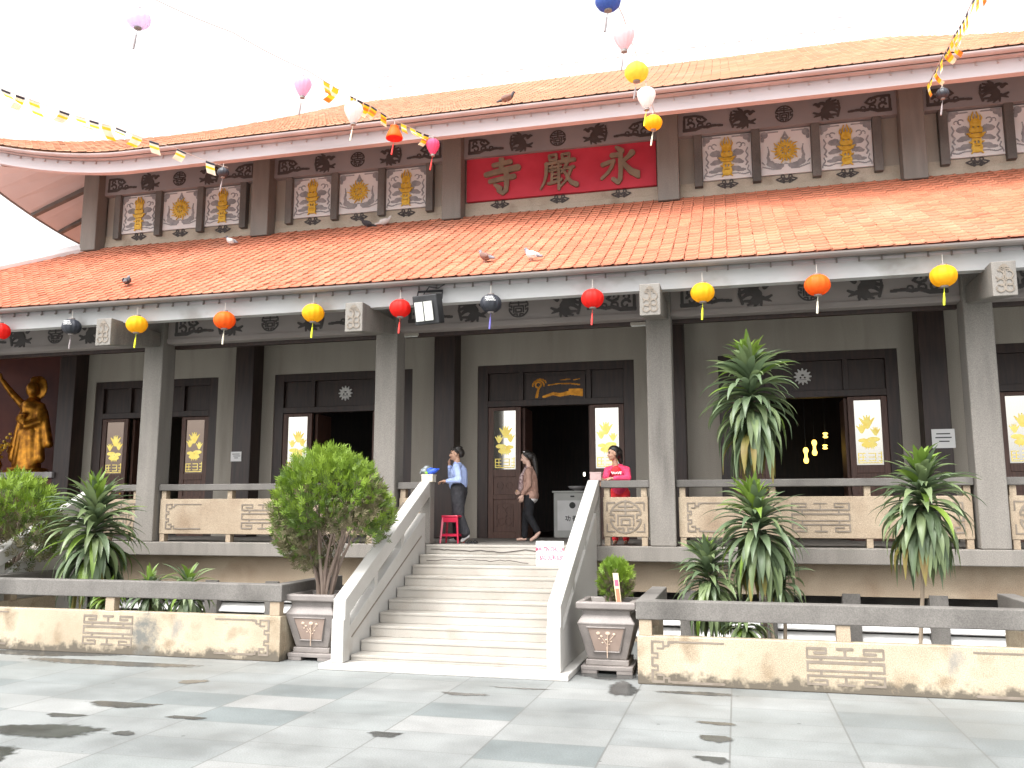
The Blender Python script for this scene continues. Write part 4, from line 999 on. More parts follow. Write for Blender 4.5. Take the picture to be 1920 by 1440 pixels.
# ------------------------------------------------------------------ pots
def pot(x, y, label, s=1.0):
    o = thing('flower_pot', (x, y, 0), label, 'flower pot', 'square stoneware pots beside the stairs')
    def ring(secs, m, name):
        mb_ = MB()
        for i, (h, z) in enumerate(secs): mb_.v += [(x - h, y - h, z), (x + h, y - h, z), (x + h, y + h, z), (x - h, y + h, z)]
        for i in range(len(secs) - 1):
            for k in range(4): mb_.f.append((i * 4 + k, i * 4 + (k + 1) % 4, i * 4 + 4 + (k + 1) % 4, i * 4 + 4 + k)); mb_.m.append(0)
        mb_.f.append((3, 2, 1, 0)); mb_.m.append(0)
        return part(name, mb_, m, o, bevel=.012)
    ring([(.24, .17), (.25, .20), (.355, .60), (.365, .62), (.325, .68), (.30, .72), (.305, .78), (.36, .79), (.375, .80), (.375, .87), (.36, .885), (.29, .885), (.27, .80)], 'pot', 'body')
    f = MB()
    f.box(x - .27, x + .27, y - .27, y + .27, .10, .17)
    for sx in (-1, 1):
        for sy in (-1, 1): f.box(x + sx * .32 - (.2 if sx > 0 else 0), x + sx * .32 + (.2 if sx < 0 else 0), y + sy * .32 - (.2 if sy > 0 else 0), y + sy * .32 + (.2 if sy < 0 else 0), 0, .10)
    f.box(x - .325, x + .325, y - .325, y + .325, .045, .099)
    part('foot', f, 'pot', o, bevel=.01)
    def face(z): return y - (.25 + (z - .20) * .105 / .40) - .004
    pz = MB(); za, zb = .28, .56; ha, hb = .15, .225
    pz.hexa([(x - ha, face(za), za), (x + ha, face(za), za), (x + ha, face(za) + .02, za), (x - ha, face(za) + .02, za), (x - hb, face(zb), zb), (x + hb, face(zb), zb), (x + hb, face(zb) + .02, zb), (x - hb, face(zb) + .02, zb)])
    part('panel', pz, 'pot_panel', o)
    fr_ = MB()
    c4 = [(x - ha - .012, face(za) - .004, za - .012), (x + ha + .012, face(za) - .004, za - .012), (x + hb + .012, face(zb) - .004, zb + .012), (x - hb - .012, face(zb) - .004, zb + .012)]
    fr_.tube(c4 + [c4[0]], .011, 6); part('panel_frame', fr_, 'pot', o)
    fl = MB()
    for dx, z, r in ((-.1, .50, .026), (-.06, .46, .018), (.02, .50, .032), (.1, .49, .02), (.0, .42, .015), (-.05, .38, .013), (.06, .40, .013), (.03, .36, .012), (-.09, .43, .012)):
        fl.ball((x + dx, face(z) - .002, z), (r, .008, r * .8), n=8, m=6)
    fl.tube([(x, face(.33), .33), (x + .01, face(.42), .20), (x + .02, face(.5), .5)], .006, 5); fl.tube([(x, face(.36), .36), (x - .08, face(.48), .48)], .005, 5); fl.tube([(x + .01, face(.38), .38), (x + .1, face(.48), .48)], .005, 5)
    part('flower_relief', fl, 'pot_flower', o)
    part('soil', MB().box(x - .27, x + .27, y - .27, y + .27, .70, .82), 'soil', o)
    return o
pot(-5.70, 11.50, 'square pot left of the stairs holding the big bushy conifer')
pot(-1.64, 11.50, 'square pot right of the stairs holding the small round conifer')

# ------------------------------------------------------------------ conifers
def conifer(name, base, centre, rad, n, label, spray, stems, seed, bright=.35, cut=None):
    rnd = random.Random(seed); o = thing(name, base, label, 'conifer', None)
    c = Vector(centre); mbs = MB()
    ph = [rnd.uniform(0, 6.28) for _ in range(8)]
    clumps = [(Vector((rnd.gauss(0, 1), rnd.gauss(0, 1), rnd.gauss(0, 1))).normalized(), rnd.random()) for _ in range(46)]
    for i in range(n):
        d = Vector((rnd.gauss(0, 1), rnd.gauss(0, 1), rnd.gauss(0, 1))).normalized()
        best = max(range(len(clumps)), key=lambda k: clumps[k][0].dot(d)); bd = clumps[best][0].dot(d); tone = clumps[best][1]
        lump = .82 + .22 * (bd - .85) / .15 + .05 * math.sin(5 * d.x + ph[0]) + .05 * math.sin(4 * d.z + ph[1])
        rr = rnd.uniform(.45, 1.0) ** .5 * lump
        if d.z < -.35 and (d.x > -.1 or bright > .5) and rnd.random() < .5: continue
        if cut and cut(d, rr): continue
        p = c + Vector((d.x * rad[0], d.y * rad[1], d.z * rad[2])) * rr
        up = (Vector((0, 0, 1)) * rnd.uniform(.3, 1.0) + d * rnd.uniform(.3, 1.0) + Vector((rnd.gauss(0, .45), rnd.gauss(0, .45), rnd.gauss(0, .2)))).normalized()
        side = up.cross(Vector((rnd.gauss(0, 1), rnd.gauss(0, 1), rnd.gauss(0, .3)))).normalized()
        L_ = spray * rnd.uniform(.6, 1.25) * (1.25 if rnd.random() < .08 else 1)
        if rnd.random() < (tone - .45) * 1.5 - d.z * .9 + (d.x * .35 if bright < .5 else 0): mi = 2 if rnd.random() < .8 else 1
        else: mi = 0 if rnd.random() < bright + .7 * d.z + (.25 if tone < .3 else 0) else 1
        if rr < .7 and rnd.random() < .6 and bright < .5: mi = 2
        for k, a in enumerate((-.9, -.45, 0, .45, .9)):
            dirv = (up * math.cos(a) + side * math.sin(a)); wv = (side * math.cos(a) - up * math.sin(a)) * L_ * .085
            st = p + up * L_ * .12 * (2 - abs(k - 2)); ln = L_ * (1 - .2 * abs(k - 2))
            mbs.add([st, st + dirv * ln * .55 + wv, st + dirv * ln, st + dirv * ln * .55 - wv], [(0, 1, 2, 3)], mi)
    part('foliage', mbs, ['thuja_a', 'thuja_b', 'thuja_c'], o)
    tr = MB(); bx = Vector(base)
    for k in range(stems):
        a = 2 * PI * k / stems + rnd.uniform(-.3, .3); r0 = .05 + .05 * rnd.random()
        e = c + Vector((math.cos(a) * rad[0] * .6, math.sin(a) * rad[1] * .6, rad[2] * rnd.uniform(-.15, .4)))
        s_ = bx + Vector((math.cos(a) * r0, math.sin(a) * r0, -.05)); pts = []
        for q in range(9):
            t = q / 8; pt = s_.lerp(e, t ** 1.25) + Vector((math.sin(t * 6 + k), math.cos(t * 5 + k), 0)) * .02; pt.z = s_.z + (e.z - s_.z) * t ** .9; pts.append(pt)
        tr.tube(pts, [.024 * (1 - .75 * q / 8) + .004 for q in range(9)], 6)
        for q in (4, 5, 6, 7):
            p2 = pts[q] + Vector((rnd.uniform(-.3, .3), rnd.uniform(-.3, .3), rnd.uniform(.15, .4))) * min(1, rad[0] * 1.2); tr.tube([pts[q], pts[q].lerp(p2, .5) + Vector((0, 0, .03)), p2], [.010, .007, .003], 5)
    part('trunk', tr, 'bark', o)
    return o
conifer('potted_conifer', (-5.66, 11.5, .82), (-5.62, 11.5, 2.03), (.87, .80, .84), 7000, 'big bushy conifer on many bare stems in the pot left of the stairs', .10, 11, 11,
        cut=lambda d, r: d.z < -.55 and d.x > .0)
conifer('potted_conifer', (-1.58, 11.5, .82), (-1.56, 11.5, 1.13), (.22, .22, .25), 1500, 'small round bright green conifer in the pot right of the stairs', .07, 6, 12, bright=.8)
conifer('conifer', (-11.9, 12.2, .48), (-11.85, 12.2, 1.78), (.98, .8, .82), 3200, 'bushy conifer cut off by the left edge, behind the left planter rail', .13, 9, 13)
tg = thing('donation_stake', (-1.51, 11.2, .82), 'cream stake with orange print stuck in the pot of the small conifer', 'stake')
part('board', MB().hexa([(-1.50, 11.2, .80), (-1.44, 11.2, .80), (-1.44, 11.215, .80), (-1.50, 11.215, .80), (-1.545, 11.16, 1.24), (-1.475, 11.16, 1.24), (-1.475, 11.175, 1.24), (-1.545, 11.175, 1.24)]), 'cream_tag', tg)
def on_tag(z, dx): t = (z - .80) / .44; return (-1.47 - .04 * t + dx, 11.2 - .04 * t - .003, z)
for za, zb, m_ in ((.88, 1.05, 'orange_tag'), (1.08, 1.16, 'pinktext')):
    part('print_block', MB().add([on_tag(za, -.022), on_tag(za, .024), on_tag(zb, .024), on_tag(zb, -.022)], [(0, 1, 2, 3)]), m_, tg)

# ------------------------------------------------------------------ strap-leaved plants
def strap_leaf(mb_, p, az, el0, droop, L_, wd, mi, rnd):
    n = 9; pts = []; el = el0; q = Vector(p); h = Vector((math.cos(az), math.sin(az), 0)); sidev = Vector((-math.sin(az), math.cos(az), 0))
    tw = rnd.uniform(-.5, .5)
    for i in range(n + 1):
        t = i / n; pts.append((q.copy(), el)); q = q + (h * math.cos(el) + Vector((0, 0, math.sin(el)))) * (L_ / n); el = max(-1.5, el - droop / n * (.5 + 1.2 * t))
    vs = []
    for i, (q, e) in enumerate(pts):
        t = i / n; ww = wd * (.45 + 1.2 * math.sin(PI * min(1, t * .9 + .1)) * .55) * (1 - t ** 5) + .002
        nrm = (-h * math.sin(e) + Vector((0, 0, math.cos(e)))); s2_ = sidev * math.cos(tw * t) + nrm * math.sin(tw * t); n2 = nrm * math.cos(tw * t) - sidev * math.sin(tw * t)
        vs += [q - s2_ * ww + n2 * ww * .32, q, q + s2_ * ww + n2 * ww * .32]
    fs = []
    for i in range(n):
        for k in range(2): o = i * 3 + k; fs.append((o, o + 1, o + 4, o + 3))
    mb_.add(vs, fs, mi)
def dracaena(base, top, crown, nl, L_, wd, label, seed, name='strap_leaved_plant', dry=.06, group=None, young=.12):
    """base, top of cane, length of leafy part below the tip"""
    rnd = random.Random(seed); o = thing(name, base, label, 'plant', group); b0, t0 = Vector(base), Vector(top)
    mb_ = MB()
    nl = int(nl * 2.0); wd = wd * 1.12
    for i in range(nl):
        t = (i + rnd.random()) / nl; f = t ** .85
        z = f * crown; k = 1 - z / max(.01, (t0 - b0).length); p = b0.lerp(t0, max(.02, k))
        az = i * 2.39996 + rnd.uniform(-.35, .35); el = R(82 - 112 * min(1, f * 1.3) + rnd.uniform(-14, 14)); droop = R(42 + 85 * f + rnd.uniform(-30, 30))
        ll = L_ * rnd.uniform(.75, 1.15) * (.62 + .5 * min(1, f * 3)); mi = 2 if f < young or rnd.random() < .06 else (0 if rnd.random() < .5 else 1)
        if f > .88 and rnd.random() < dry * 5: mi = 3
        strap_leaf(mb_, p, az, el, droop, ll, wd * rnd.uniform(.8, 1.15), mi, rnd)
    part('leaves', mb_, ['leaf_a', 'leaf_b', 'leaf_c', 'leaf_d'], o, smooth=True)
    q = []
    for i in range(10):
        t = i / 9; pt = b0.lerp(t0, t); pt += Vector((math.sin(t * 7 + seed), math.cos(t * 6 + seed), 0)) * .012; q.append(pt)
    part('stem', MB().tube(q, [.026 - .008 * i / 9 for i in range(10)], 8), 'cane', o)
    return o
GP = 'strap leaved plants in the planters'
dracaena((.31, 12.35, .20), (.23, 12.3, 4.06), 1.05, 120, .66, .040, 'tallest strap leaved plant, its crown in front of the right doorway', 21, group=GP, dry=.12)
dracaena((.42, 11.95, .20), (.22, 11.95, 2.12), .72, 105, .64, .038, 'middle strap leaved plant on two thin stems below the tallest crown', 22, group=GP)
dracaena((-.36, 12.1, .20), (-.40, 12.05, 1.42), .62, 90, .52, .034, 'short dark strap leaved plant at the left end of the right planter', 23, group=GP, young=.04)
dracaena((2.10, 11.85, .20), (2.25, 11.8, 2.48), .78, 110, .62, .040, 'strap leaved plant on a bare cane near the right edge', 24, group=GP, dry=.1)
dracaena((-10.0, 12.2, .48), (-10.08, 12.15, 2.20), 1.10, 120, .80, .045, 'large strap leaved plant with drooping leaves in the left planter', 25, group=GP)
dracaena((-9.05, 12.25, .48), (-9.05, 12.25, .88), .30, 34, .46, .030, 'low strap leaved plant right of the large one in the left planter', 26, group=GP)
dracaena((-8.35, 12.2, .48), (-8.32, 12.2, .92), .30, 36, .50, .030, 'low strap leaved plant nearest the stairs in the left planter', 27, group=GP)
dracaena((.05, 11.7, .20), (.05, 11.7, .70), .22, 34, .42, .024, 'low strap leaved plant at the foot of the middle stems', 28, group=GP, young=.0)
dracaena((-9.5, 11.9, .48), (-9.5, 11.9, .80), .22, 40, .34, .022, 'yellow green low plant under the large plant in the left planter', 29, group=GP, young=.8)
dracaena((.55, 12.1, .20), (.52, 12.0, 1.2), .25, 22, .40, .028, 'slim strap leaved plant beside the middle stems', 30, group=GP)

# ------------------------------------------------------------------ lanterns
def lantern(kind, p, dia, m, tm, label, group, hang=.16, tas=.20, tilt=0.0, cord_to=None):
    o = thing('lantern', p, label, 'lantern', group); x, y, z = p; r = dia / 2
    if kind == 'globe':
        prof = [(r * .28, -.78 * r)] + [(r * math.cos(R(a)), .86 * r * math.sin(R(a))) for a in range(-60, 61, 10)] + [(r * .28, .78 * r)]; zb, zt = -.8 * r, .8 * r
    elif kind == 'balloon':
        prof = [(r * .22, -1.25 * r), (r * .34, -1.1 * r), (r * .58, -.7 * r), (r * .82, -.25 * r), (r * .97, .15 * r), (r, .45 * r), (r * .9, .78 * r), (r * .68, 1.0 * r), (r * .3, 1.12 * r)]; zb, zt = -1.28 * r, 1.12 * r
    else:
        prof = [(r * .98, -.62 * r), (r, -.5 * r), (r * .86, -.1 * r), (r * .62, .4 * r), (r * .46, .8 * r), (r * .5, .9 * r)]; zb, zt = -.66 * r, .9 * r
    s_ = part('shade', MB().lathe(prof, p, 48, 0, 12 if kind != 'drum' else 0, .07), m, o, smooth=True)
    cap = MB().lathe([(r * .30, zb - .015), (r * .30, zb + .02)], p, 20)
    if kind == 'drum': cap = MB().lathe([(r * .95, zb), (r * .96, zb + .012)], p, 24)
    part('bottom_rim', cap, 'l_red' if kind == 'drum' else 'gutter', o); part('top_rim', MB().lathe([(r * .30, zt - .01), (r * .30, zt + .02)], p, 20), 'gutter', o)
    ct = cord_to or (x, y, z + zt + hang)
    part('cord', MB().tube([(x, y, z + zt), ct], .006, 5), 'cord', o)
    tx = x - tilt; t0 = (x, y, z + zb); t1 = (x - tilt * .4, y, z + zb - tas * .55); t2 = (tx, y, z + zb - tas * .55 - tas)
    part('tassel', MB().tube([t0, t1], .004, 5).ball(t1, .012, n=6, m=4).tube([t1, ((t1[0] + t2[0]) / 2, y, (t1[2] + t2[2]) / 2), t2], [.010, .016, .014], 7), tm, o)
    return o
GE = 'lanterns hanging along the lower eave'
YE = 12.62
for nm, x, z, m, tm, d, lb in [('red', -12.74, 5.22, 'l_red', 't_red', .36, 'red lantern cut off by the left edge'), ('dark', -11.21, 5.22, 'l_black', 't_grey', .33, 'dark printed lantern near the left edge'),
        ('y', -9.88, 5.19, 'l_yellow', 't_yellow', .36, 'yellow lantern in front of the leftmost front column'), ('o', -8.18, 5.17, 'l_orange', 't_white', .36, 'orange lantern with pale tassel over the left balustrade'),
        ('y', -6.56, 5.20, 'l_yellow', 't_yellow', .36, 'yellow lantern next to the carved beam end left of the floodlight'), ('r', -5.05, 5.19, 'l_red', 't_red', .345, 'red lantern just left of the floodlight'),
        ('b', -3.56, 5.18, 'l_black', 't_blue', .34, 'black printed lantern with violet tassel over the central door'), ('r', -1.98, 5.16, 'l_red', 't_red', .345, 'red lantern with red tassel over the girl in pink'),
        ('y', -.37, 5.15, 'l_yellow', 't_yellow', .345, 'yellow lantern above the tallest plant'), ('o', 1.21, 5.16, 'l_orange', 't_white', .36, 'orange lantern over the right doorway'),
        ('y', 2.84, 5.18, 'l_yellow', 't_yellow', .36, 'yellow lantern nearest the right edge')]:
    lo = lantern('globe', (x, YE, z), d, m, tm, lb, GE, .16, .17, .02)
    if m == 'l_black':        # white printing on the dark silk
        pr = MB(); r = d / 2 + .003
        for k, zz in enumerate((.075, .045, .015)):
            q = []; a0 = -1.95 + .1 * k
            for i in range(12): a = a0 + .08 * i; q.append((x + math.cos(a) * math.sqrt(max(0, 1 - (zz / (.86 * r)) ** 2)) * r, YE + math.sin(a) * math.sqrt(max(0, 1 - (zz / (.86 * r)) ** 2)) * r, z + zz + (.005 if i % 2 else -.004)))
            pr.tube(q, .006, 5)
        part('printed_script', pr, 'paper', lo)
GS = 'lanterns on the cords from the upper eave'
for kind, x, y, z, d, m, tm, lb in [('balloon', -5.47, 15.2, 9.02, .27, 'l_pink', 't_red', 'deep pink balloon lantern at the end of the left cord by the name board'), ('drum', -5.78, 14.0, 8.80, .31, 'l_orange', 't_red', 'orange drum lantern with a red base on the left cord'),
        ('balloon', -6.22, 13.2, 8.88, .33, 'l_white', 't_white', 'white balloon lantern on the left cord'), ('balloon', -6.67, 12.2, 8.92, .29, 'l_mauve', 't_grey', 'mauve balloon lantern higher on the left cord'),
        ('globe', -7.56, 9.3, 8.56, .32, 'l_lilac', 't_grey', 'faint lilac lantern against the sky at upper left'), ('globe', -1.21, 15.0, 8.93, .33, 'l_yellow', 't_white', 'amber globe lantern lowest on the middle cord'),
        ('balloon', -1.25, 14.2, 9.02, .32, 'l_white', 't_yellow', 'white balloon lantern on the middle cord'), ('globe', -1.29, 13.0, 8.88, .38, 'l_lemon', 't_grey', 'large lemon yellow lantern on the middle cord'),
        ('balloon', -1.34, 11.8, 8.79, .31, 'l_rose', 't_grey', 'pale rose balloon lantern against the sky on the middle cord'), ('globe', -1.39, 10.5, 8.60, .34, 'l_blue', 't_grey', 'blue lantern cut off by the top edge'),
        ('globe', -9.99, 15.1, 8.91, .24, 'l_black', 't_grey', 'small dark lantern under the upper eave at the end of the far left flags'), ('globe', 3.59, 15.1, 8.94, .21, 'l_black', 't_grey', 'small dark lantern under the upper eave beside the right flags')]:
    lantern(kind, (x, y, z), d, m, tm, lb, GS, .10, .19, .05)
# cords and five-colour flags
def catenary(ps, n=8):
    out = []
    for i in range(len(ps) - 1):
        a, c = Vector(ps[i]), Vector(ps[i + 1])
        for k in range(n):
            t = k / n; out.append(a.lerp(c, t) + Vector((0, 0, -.03 * math.sin(PI * t))))
    out.append(Vector(ps[-1])); return out
def bunting(ps, label, flags, seed, size=.20, step=3, skip=.2, pale=False):
    rnd = random.Random(seed); o = thing('flag_bunting', ps[0], label, 'bunting', 'strings of small five coloured flags')
    cp = catenary(ps); part('cord', MB().tube(cp, .006, 5), 'cord', o)
    L_ = [0]
    for i in range(1, len(cp)): L_.append(L_[-1] + (cp[i] - cp[i - 1]).length)
    s_ = .15
    while s_ < min(L_[-1], flags):
        i = max(k for k in range(len(L_)) if L_[k] <= s_); i = min(i, len(cp) - 2)
        p = cp[i].lerp(cp[i + 1], (s_ - L_[i]) / max(1e-6, L_[i + 1] - L_[i])); tdir = (cp[i + 1] - cp[i]).normalized()
        if rnd.random() > skip:
            h = size * rnd.uniform(.9, 1.3); wd = size * .85; sw = Vector((rnd.gauss(0, .35), rnd.gauss(0, .35), 0)); mb_ = MB()
            order = ([0, 3, 1, 3, 3] if rnd.random() < .7 else [3, 1, 3, 3, 1]) if pale else ([0, 1, 4, 1, 3] if rnd.random() < .6 else [1, 1, 3, 1, 4])  # pale order puts the bleaching glare of the sky into the cloth colours
            for k in range(5):
                for c_ in range(3):
                    def P(u, v): return p + tdir * wd * (u - .5) + Vector((0, 0, -1)) * h * v + sw * h * v * v + Vector((0, 1, 0)) * .02 * math.sin(6 * u + seed) * v
                    u0, u1 = c_ / 3, (c_ + 1) / 3; v0, v1 = k / 5, (k + 1) / 5
                    q = [P(u0, v0), P(u1, v0), P(u1, v1), P(u0, v1)]
                    off = Vector((0, -.004, 0)); mb_.add(q + [a_ - off for a_ in q], [(0, 1, 2, 3), (7, 6, 5, 4)], order[k])
            part('flag', mb_, ['f_blue', 'f_yellow', 'f_red', 'f_white', 'f_orange'], o)
        s_ += size * rnd.uniform(1.0, 1.5)
    return o
bunting([(-10.08, 15.4, 9.15), (-10.69, 14.5, 9.26), (-11.34, 13.5, 9.34), (-11.85, 12.0, 9.23), (-11.9, 10.8, 9.1), (-11.6, 8.5, 9.1)], 'string of glare-paled flags crossing the upturned left corner of the upper roof', 6.5, 31, .22, pale=True)
bunting([(-5.44, 15.4, 9.3), (-5.78, 14.6, 9.22), (-6.12, 13.8, 9.26), (-6.64, 12.3, 9.25), (-7.1, 10.8, 9.15), (-7.6, 9.2, 8.95), (-8.2, 7.2, 8.9)], 'string of yellow and orange flags beside the lanterns left of the name board', 3.0, 32, .17)
bunting([(3.42, 15.4, 9.25), (3.36, 14.0, 9.05), (3.30, 13.0, 8.85), (3.17, 11.5, 8.5), (3.05, 9.8, 8.2)], 'bunched string of yellow flags hanging at the upper right', 5.2, 33, .22, skip=.05)
lc = thing('hanging_rope', (-1.2, 15.5, 9.3), 'thin pale rope carrying the middle lanterns up from the eave', 'rope')
part('line', MB().tube(catenary([(-1.2, 15.5, 9.33), (-1.21, 15.0, 9.24), (-1.25, 14.2, 9.32), (-1.29, 13.0, 9.2), (-1.34, 11.8, 9.12), (-1.39, 10.5, 8.93), (-1.45, 8.5, 9.0)]), .006, 5), 'cord', lc)

# ------------------------------------------------------------------ fittings
fl = thing('floodlight', (-4.58, 12.6, 5.15), 'black floodlight with a white glass front fixed to the lower eave', 'floodlight')
def tilt_box(cx, cy, cz, wx, dy, hz, ang):
    m_ = MB().box(-wx / 2, wx / 2, -dy / 2, dy / 2, -hz / 2, hz / 2); mt = Matrix.Translation((cx, cy, cz)) @ Matrix.Rotation(ang, 4, 'Z') @ Matrix.Rotation(R(14), 4, 'X')
    m_.v = [tuple(mt @ Vector(p)) for p in m_.v]; return m_
part('housing', tilt_box(-4.57, 12.60, 5.14, .44, .18, .46, R(-12)), 'black', fl, bevel=.015)
part('glass', tilt_box(-4.605, 12.498, 5.09, .31, .02, .30, R(-12)), 'lampglass', fl)
part('glass_bar', tilt_box(-4.607, 12.484, 5.088, .012, .008, .30, R(-12)), 'black', fl)
part('bracket', MB().tube([(-4.78, 12.62, 5.30), (-4.78, 12.70, 5.46), (-4.38, 12.72, 5.46), (-4.38, 12.66, 5.32)], .02, 6), 'black', fl)
part('cable', MB().tube([(-4.7, 12.72, 5.42), (-4.6, 12.7, 5.53), (-4.45, 12.7, 5.5), (-4.35, 12.72, 5.56)], .010, 5), 'cord_dark', fl)
for x, z, lb in ((-5.46, 5.10, 'small white tube lamp right of the column left of the stairs'), (-1.46, 5.08, 'small white tube lamp left of the column right of the stairs')):
    o = thing('tube_lamp', (x, 14.25, z), lb, 'lamp', 'small tube lamps under the beam')
    part('casing', MB().box(x - .14, x + .14, 14.16, 14.205, z - .025, z + .025), 'wall', o, bevel=.008)
    part('tube', MB().tube([(x - .12, 14.18, z - .035), (x + .12, 14.18, z - .035)], .012, 8), 'lampglass', o)
def notice(x, z, w_, h_, label, lines):
    o = thing('notice', (x, 16.97, z), label, 'notice', 'paper notices on the lacquered pillars')
    part('sheet', MB().box(x - w_ / 2, x + w_ / 2, 16.962, 16.972, z - h_ / 2, z + h_ / 2), 'paper', o)
    m_ = MB()
    for k, (a, c) in enumerate(lines): m_.box(x + a * w_, x + c * w_, 16.958, 16.961, z + h_ * (.22 - .2 * k), z + h_ * (.28 - .2 * k))
    part('writing', m_, 'ink', o)
notice(-10.55, 3.20, .26, .21, 'white notice on the pillar right of the leftmost front column', [(-.35, .35), (-.25, .4), (-.15, .2)])
notice(3.62, 3.30, .38, .34, 'pale notice behind the plant near the right edge', [(-.3, .3), (-.35, .35), (-.2, .25)])
sg = thing('sign_board', (-2.82, 13.40, 1.18), 'white sign with faded red lettering at the top of the stairs', 'sign')
part('board', MB().box(-3.04, -2.60, 13.40, 13.415, 1.182, 1.555), 'paper', sg, bevel=.004)
text_part('lettering', 'MỜI TÍN CHỦ LÀ', .098, .002, 'pinktext', sg, (-2.82, 13.396, 1.43), (R(90), 0, 0), .0025, .60)
text_part('lettering', '3 BẬC DƯỚI 0.50', .098, .002, 'pinktext', sg, (-2.82, 13.396, 1.30), (R(90), 0, 0), .0025, .56)
part('hanging_nail', MB().ball((-2.82, 13.397, 1.51), .008, n=6, m=4), 'ink', sg)
part('clip', MB().box(-2.827, -2.815, 13.395, 13.399, 1.20, 1.24), 'ink', sg)
part('support', MB().tube([(-2.82, 13.416, 1.5), (-2.82, 13.47, 1.182)], .01, 6), 'cord_dark', sg)
# things on the newels
def carton(x, y, z, w_, d_, h_, m, label):
    o = thing('carton', (x, y, z), label, 'box', None)
    part('body', MB().box(x - w_ / 2, x + w_ / 2, y - d_ / 2, y + d_ / 2, z, z + h_), m, o, bevel=.006)
    part('lid_flap', MB().box(x - w_ / 2 - .004, x + w_ / 2 + .004, y - d_ / 2 - .004, y + d_ / 2 + .004, z + h_ - .02, z + h_ + .004), m, o)
    return o
carton(-5.04, 14.03, 2.502, .20, .18, .125, 'box', 'cream carton on the left newel beside the man')
carton(-2.18, 14.03, 2.502, .18, .17, .13, 'pinkbox', 'dusty pink carton on the right newel beside the girl')
bg = thing('plastic_bag', (-5.02, 14.03, 2.632), 'blue and grey plastic bag lying on the cream carton', 'bag')
blob('bag_body', [('e', (.05, -.02, .05), (.10, .07, .05), (0, -.3, 0)), ('e', (.0, .0, .07), (.07, .06, .05)), ('c', (.1, 0, .07), .03, (.16, 0, .09), .015)], .012, 'bluebag', bg)
blob('grey_bundle', [('e', (-.09, -.02, .06), (.07, .06, .055)), ('e', (-.03, .01, .11), (.08, .06, .035), (0, .3, 0)), ('c', (-.13, 0, .06), .035, (-.16, -.02, .02), .02)], .012, 'greybag', bg)
blob('green_tag', [('e', (-.035, -.075, .025), (.03, .012, .022))], .006, 'green_bit', bg)

# stool by the man
sx_, sy_ = -4.77, 14.50
so = thing('plastic_stool', (sx_, sy_, FZ), 'red plastic stool in front of the man', 'stool')
part('seat', MB().box(sx_ - .15, sx_ + .15, sy_ - .15, sy_ + .15, FZ + .44, FZ + .475), 'redplastic', so, bevel=.015)
part('apron', MB().box(sx_ - .14, sx_ + .14, sy_ - .145, sy_ - .13, FZ + .36, FZ + .439), 'redplastic', so); part('apron', MB().box(sx_ - .14, sx_ + .14, sy_ + .13, sy_ + .145, FZ + .36, FZ + .439), 'redplastic', so)
for ax in (-1, 1):
    for ay in (-1, 1):
        part('leg', MB().tube([(sx_ + ax * .125, sy_ + ay * .125, FZ + .44), (sx_ + ax * .16, sy_ + ay * .16, FZ + .002)], [.022, .016], 8), 'stoolleg' if (ax, ay) == (-1, -1) else 'redplastic', so)
part('brace', MB().box(sx_ - .14, sx_ + .14, sy_ - .15, sy_ - .135, FZ + .12, FZ + .16).box(sx_ - .14, sx_ + .14, sy_ + .135, sy_ + .15, FZ + .12, FZ + .16).box(sx_ - .15, sx_ - .135, sy_ - .134, sy_ + .134, FZ + .12, FZ + .16).box(sx_ + .135, sx_ + .15, sy_ - .134, sy_ + .134, FZ + .12, FZ + .16), 'redplastic', so)
sh = thing('sandals', (-4.42, 14.45, FZ), 'pair of dark sandals left on the floor at the stair head', 'shoes')
for k in (0, 1):
    cx_ = -4.45 + .1 * k
    part('sandal', MB().prism([(cx_ - .04 + .08 * 0, 14.36), (cx_ + .04, 14.36), (cx_ + .045, 14.50), (cx_ + .02, 14.60), (cx_ - .02, 14.60), (cx_ - .045, 14.50)], 'z', FZ + .002, FZ + .022).tube([(cx_ - .045, 14.5, FZ + .02), (cx_, 14.46, FZ + .06), (cx_ + .045, 14.5, FZ + .02)], .008, 6), 'blackcloth', sh)

# inside the central door
cb = thing('cabinet', (-3.35, 18.35, FZ), 'white cabinet with dark fittings inside the central doorway', 'cabinet')
part('carcass', MB().box(-3.72, -2.92, 18.1, 18.6, FZ + .002, 2.40), 'cabinet', cb, bevel=.01)
part('top', MB().box(-3.75, -2.89, 18.07, 18.63, 2.402, 2.44), 'cabinet', cb, bevel=.006)
part('front_panel', MB().box(-3.64, -3.0, 18.085, 18.099, 1.62, 2.24), 'louvre', cb)
part('emblem', Pat(.14, .14, 30).disc(0, 0, .065).put(MB(), -3.32, 2.14, 18.084, .01), 'ink', cb)
text_part('characters', '功 德', .12, .003, 'ink', cb, (-3.34, 18.08, 1.86), (R(90), 0, 0), .002)
part('drawer_pull', MB().box(-3.36, -3.28, 18.08, 18.099, 2.31, 2.34), 'ink', cb)
bo = thing('offering_bowl', (-3.25, 18.3, 2.44), 'shallow pale bowl on the white cabinet', 'bowl')
part('bowl', MB().lathe([(.05, .002), (.07, .02), (.16, .05), (.2, .10), (.19, .10), (.14, .06), (.02, .035)], (-3.25, 18.3, 2.44), 24), 'marble', bo, smooth=True)
lb_ = thing('oil_lamp', (-3.3, 19.5, 2.6), 'tiny lit lamp above the cabinet in the dark hall', 'lamp')
part('flame', MB().ball((-3.3, 19.5, 2.84), (.025, .025, .05)), 'lamp_white', lb_)
part('stand', MB().tube([(-3.3, 19.5, FZ), (-3.3, 19.5, 2.78)], .015, 6).lathe([(.02, 0), (.05, .03), (.04, .04)], (-3.3, 19.5, 2.76), 12), 'lacquer', lb_)
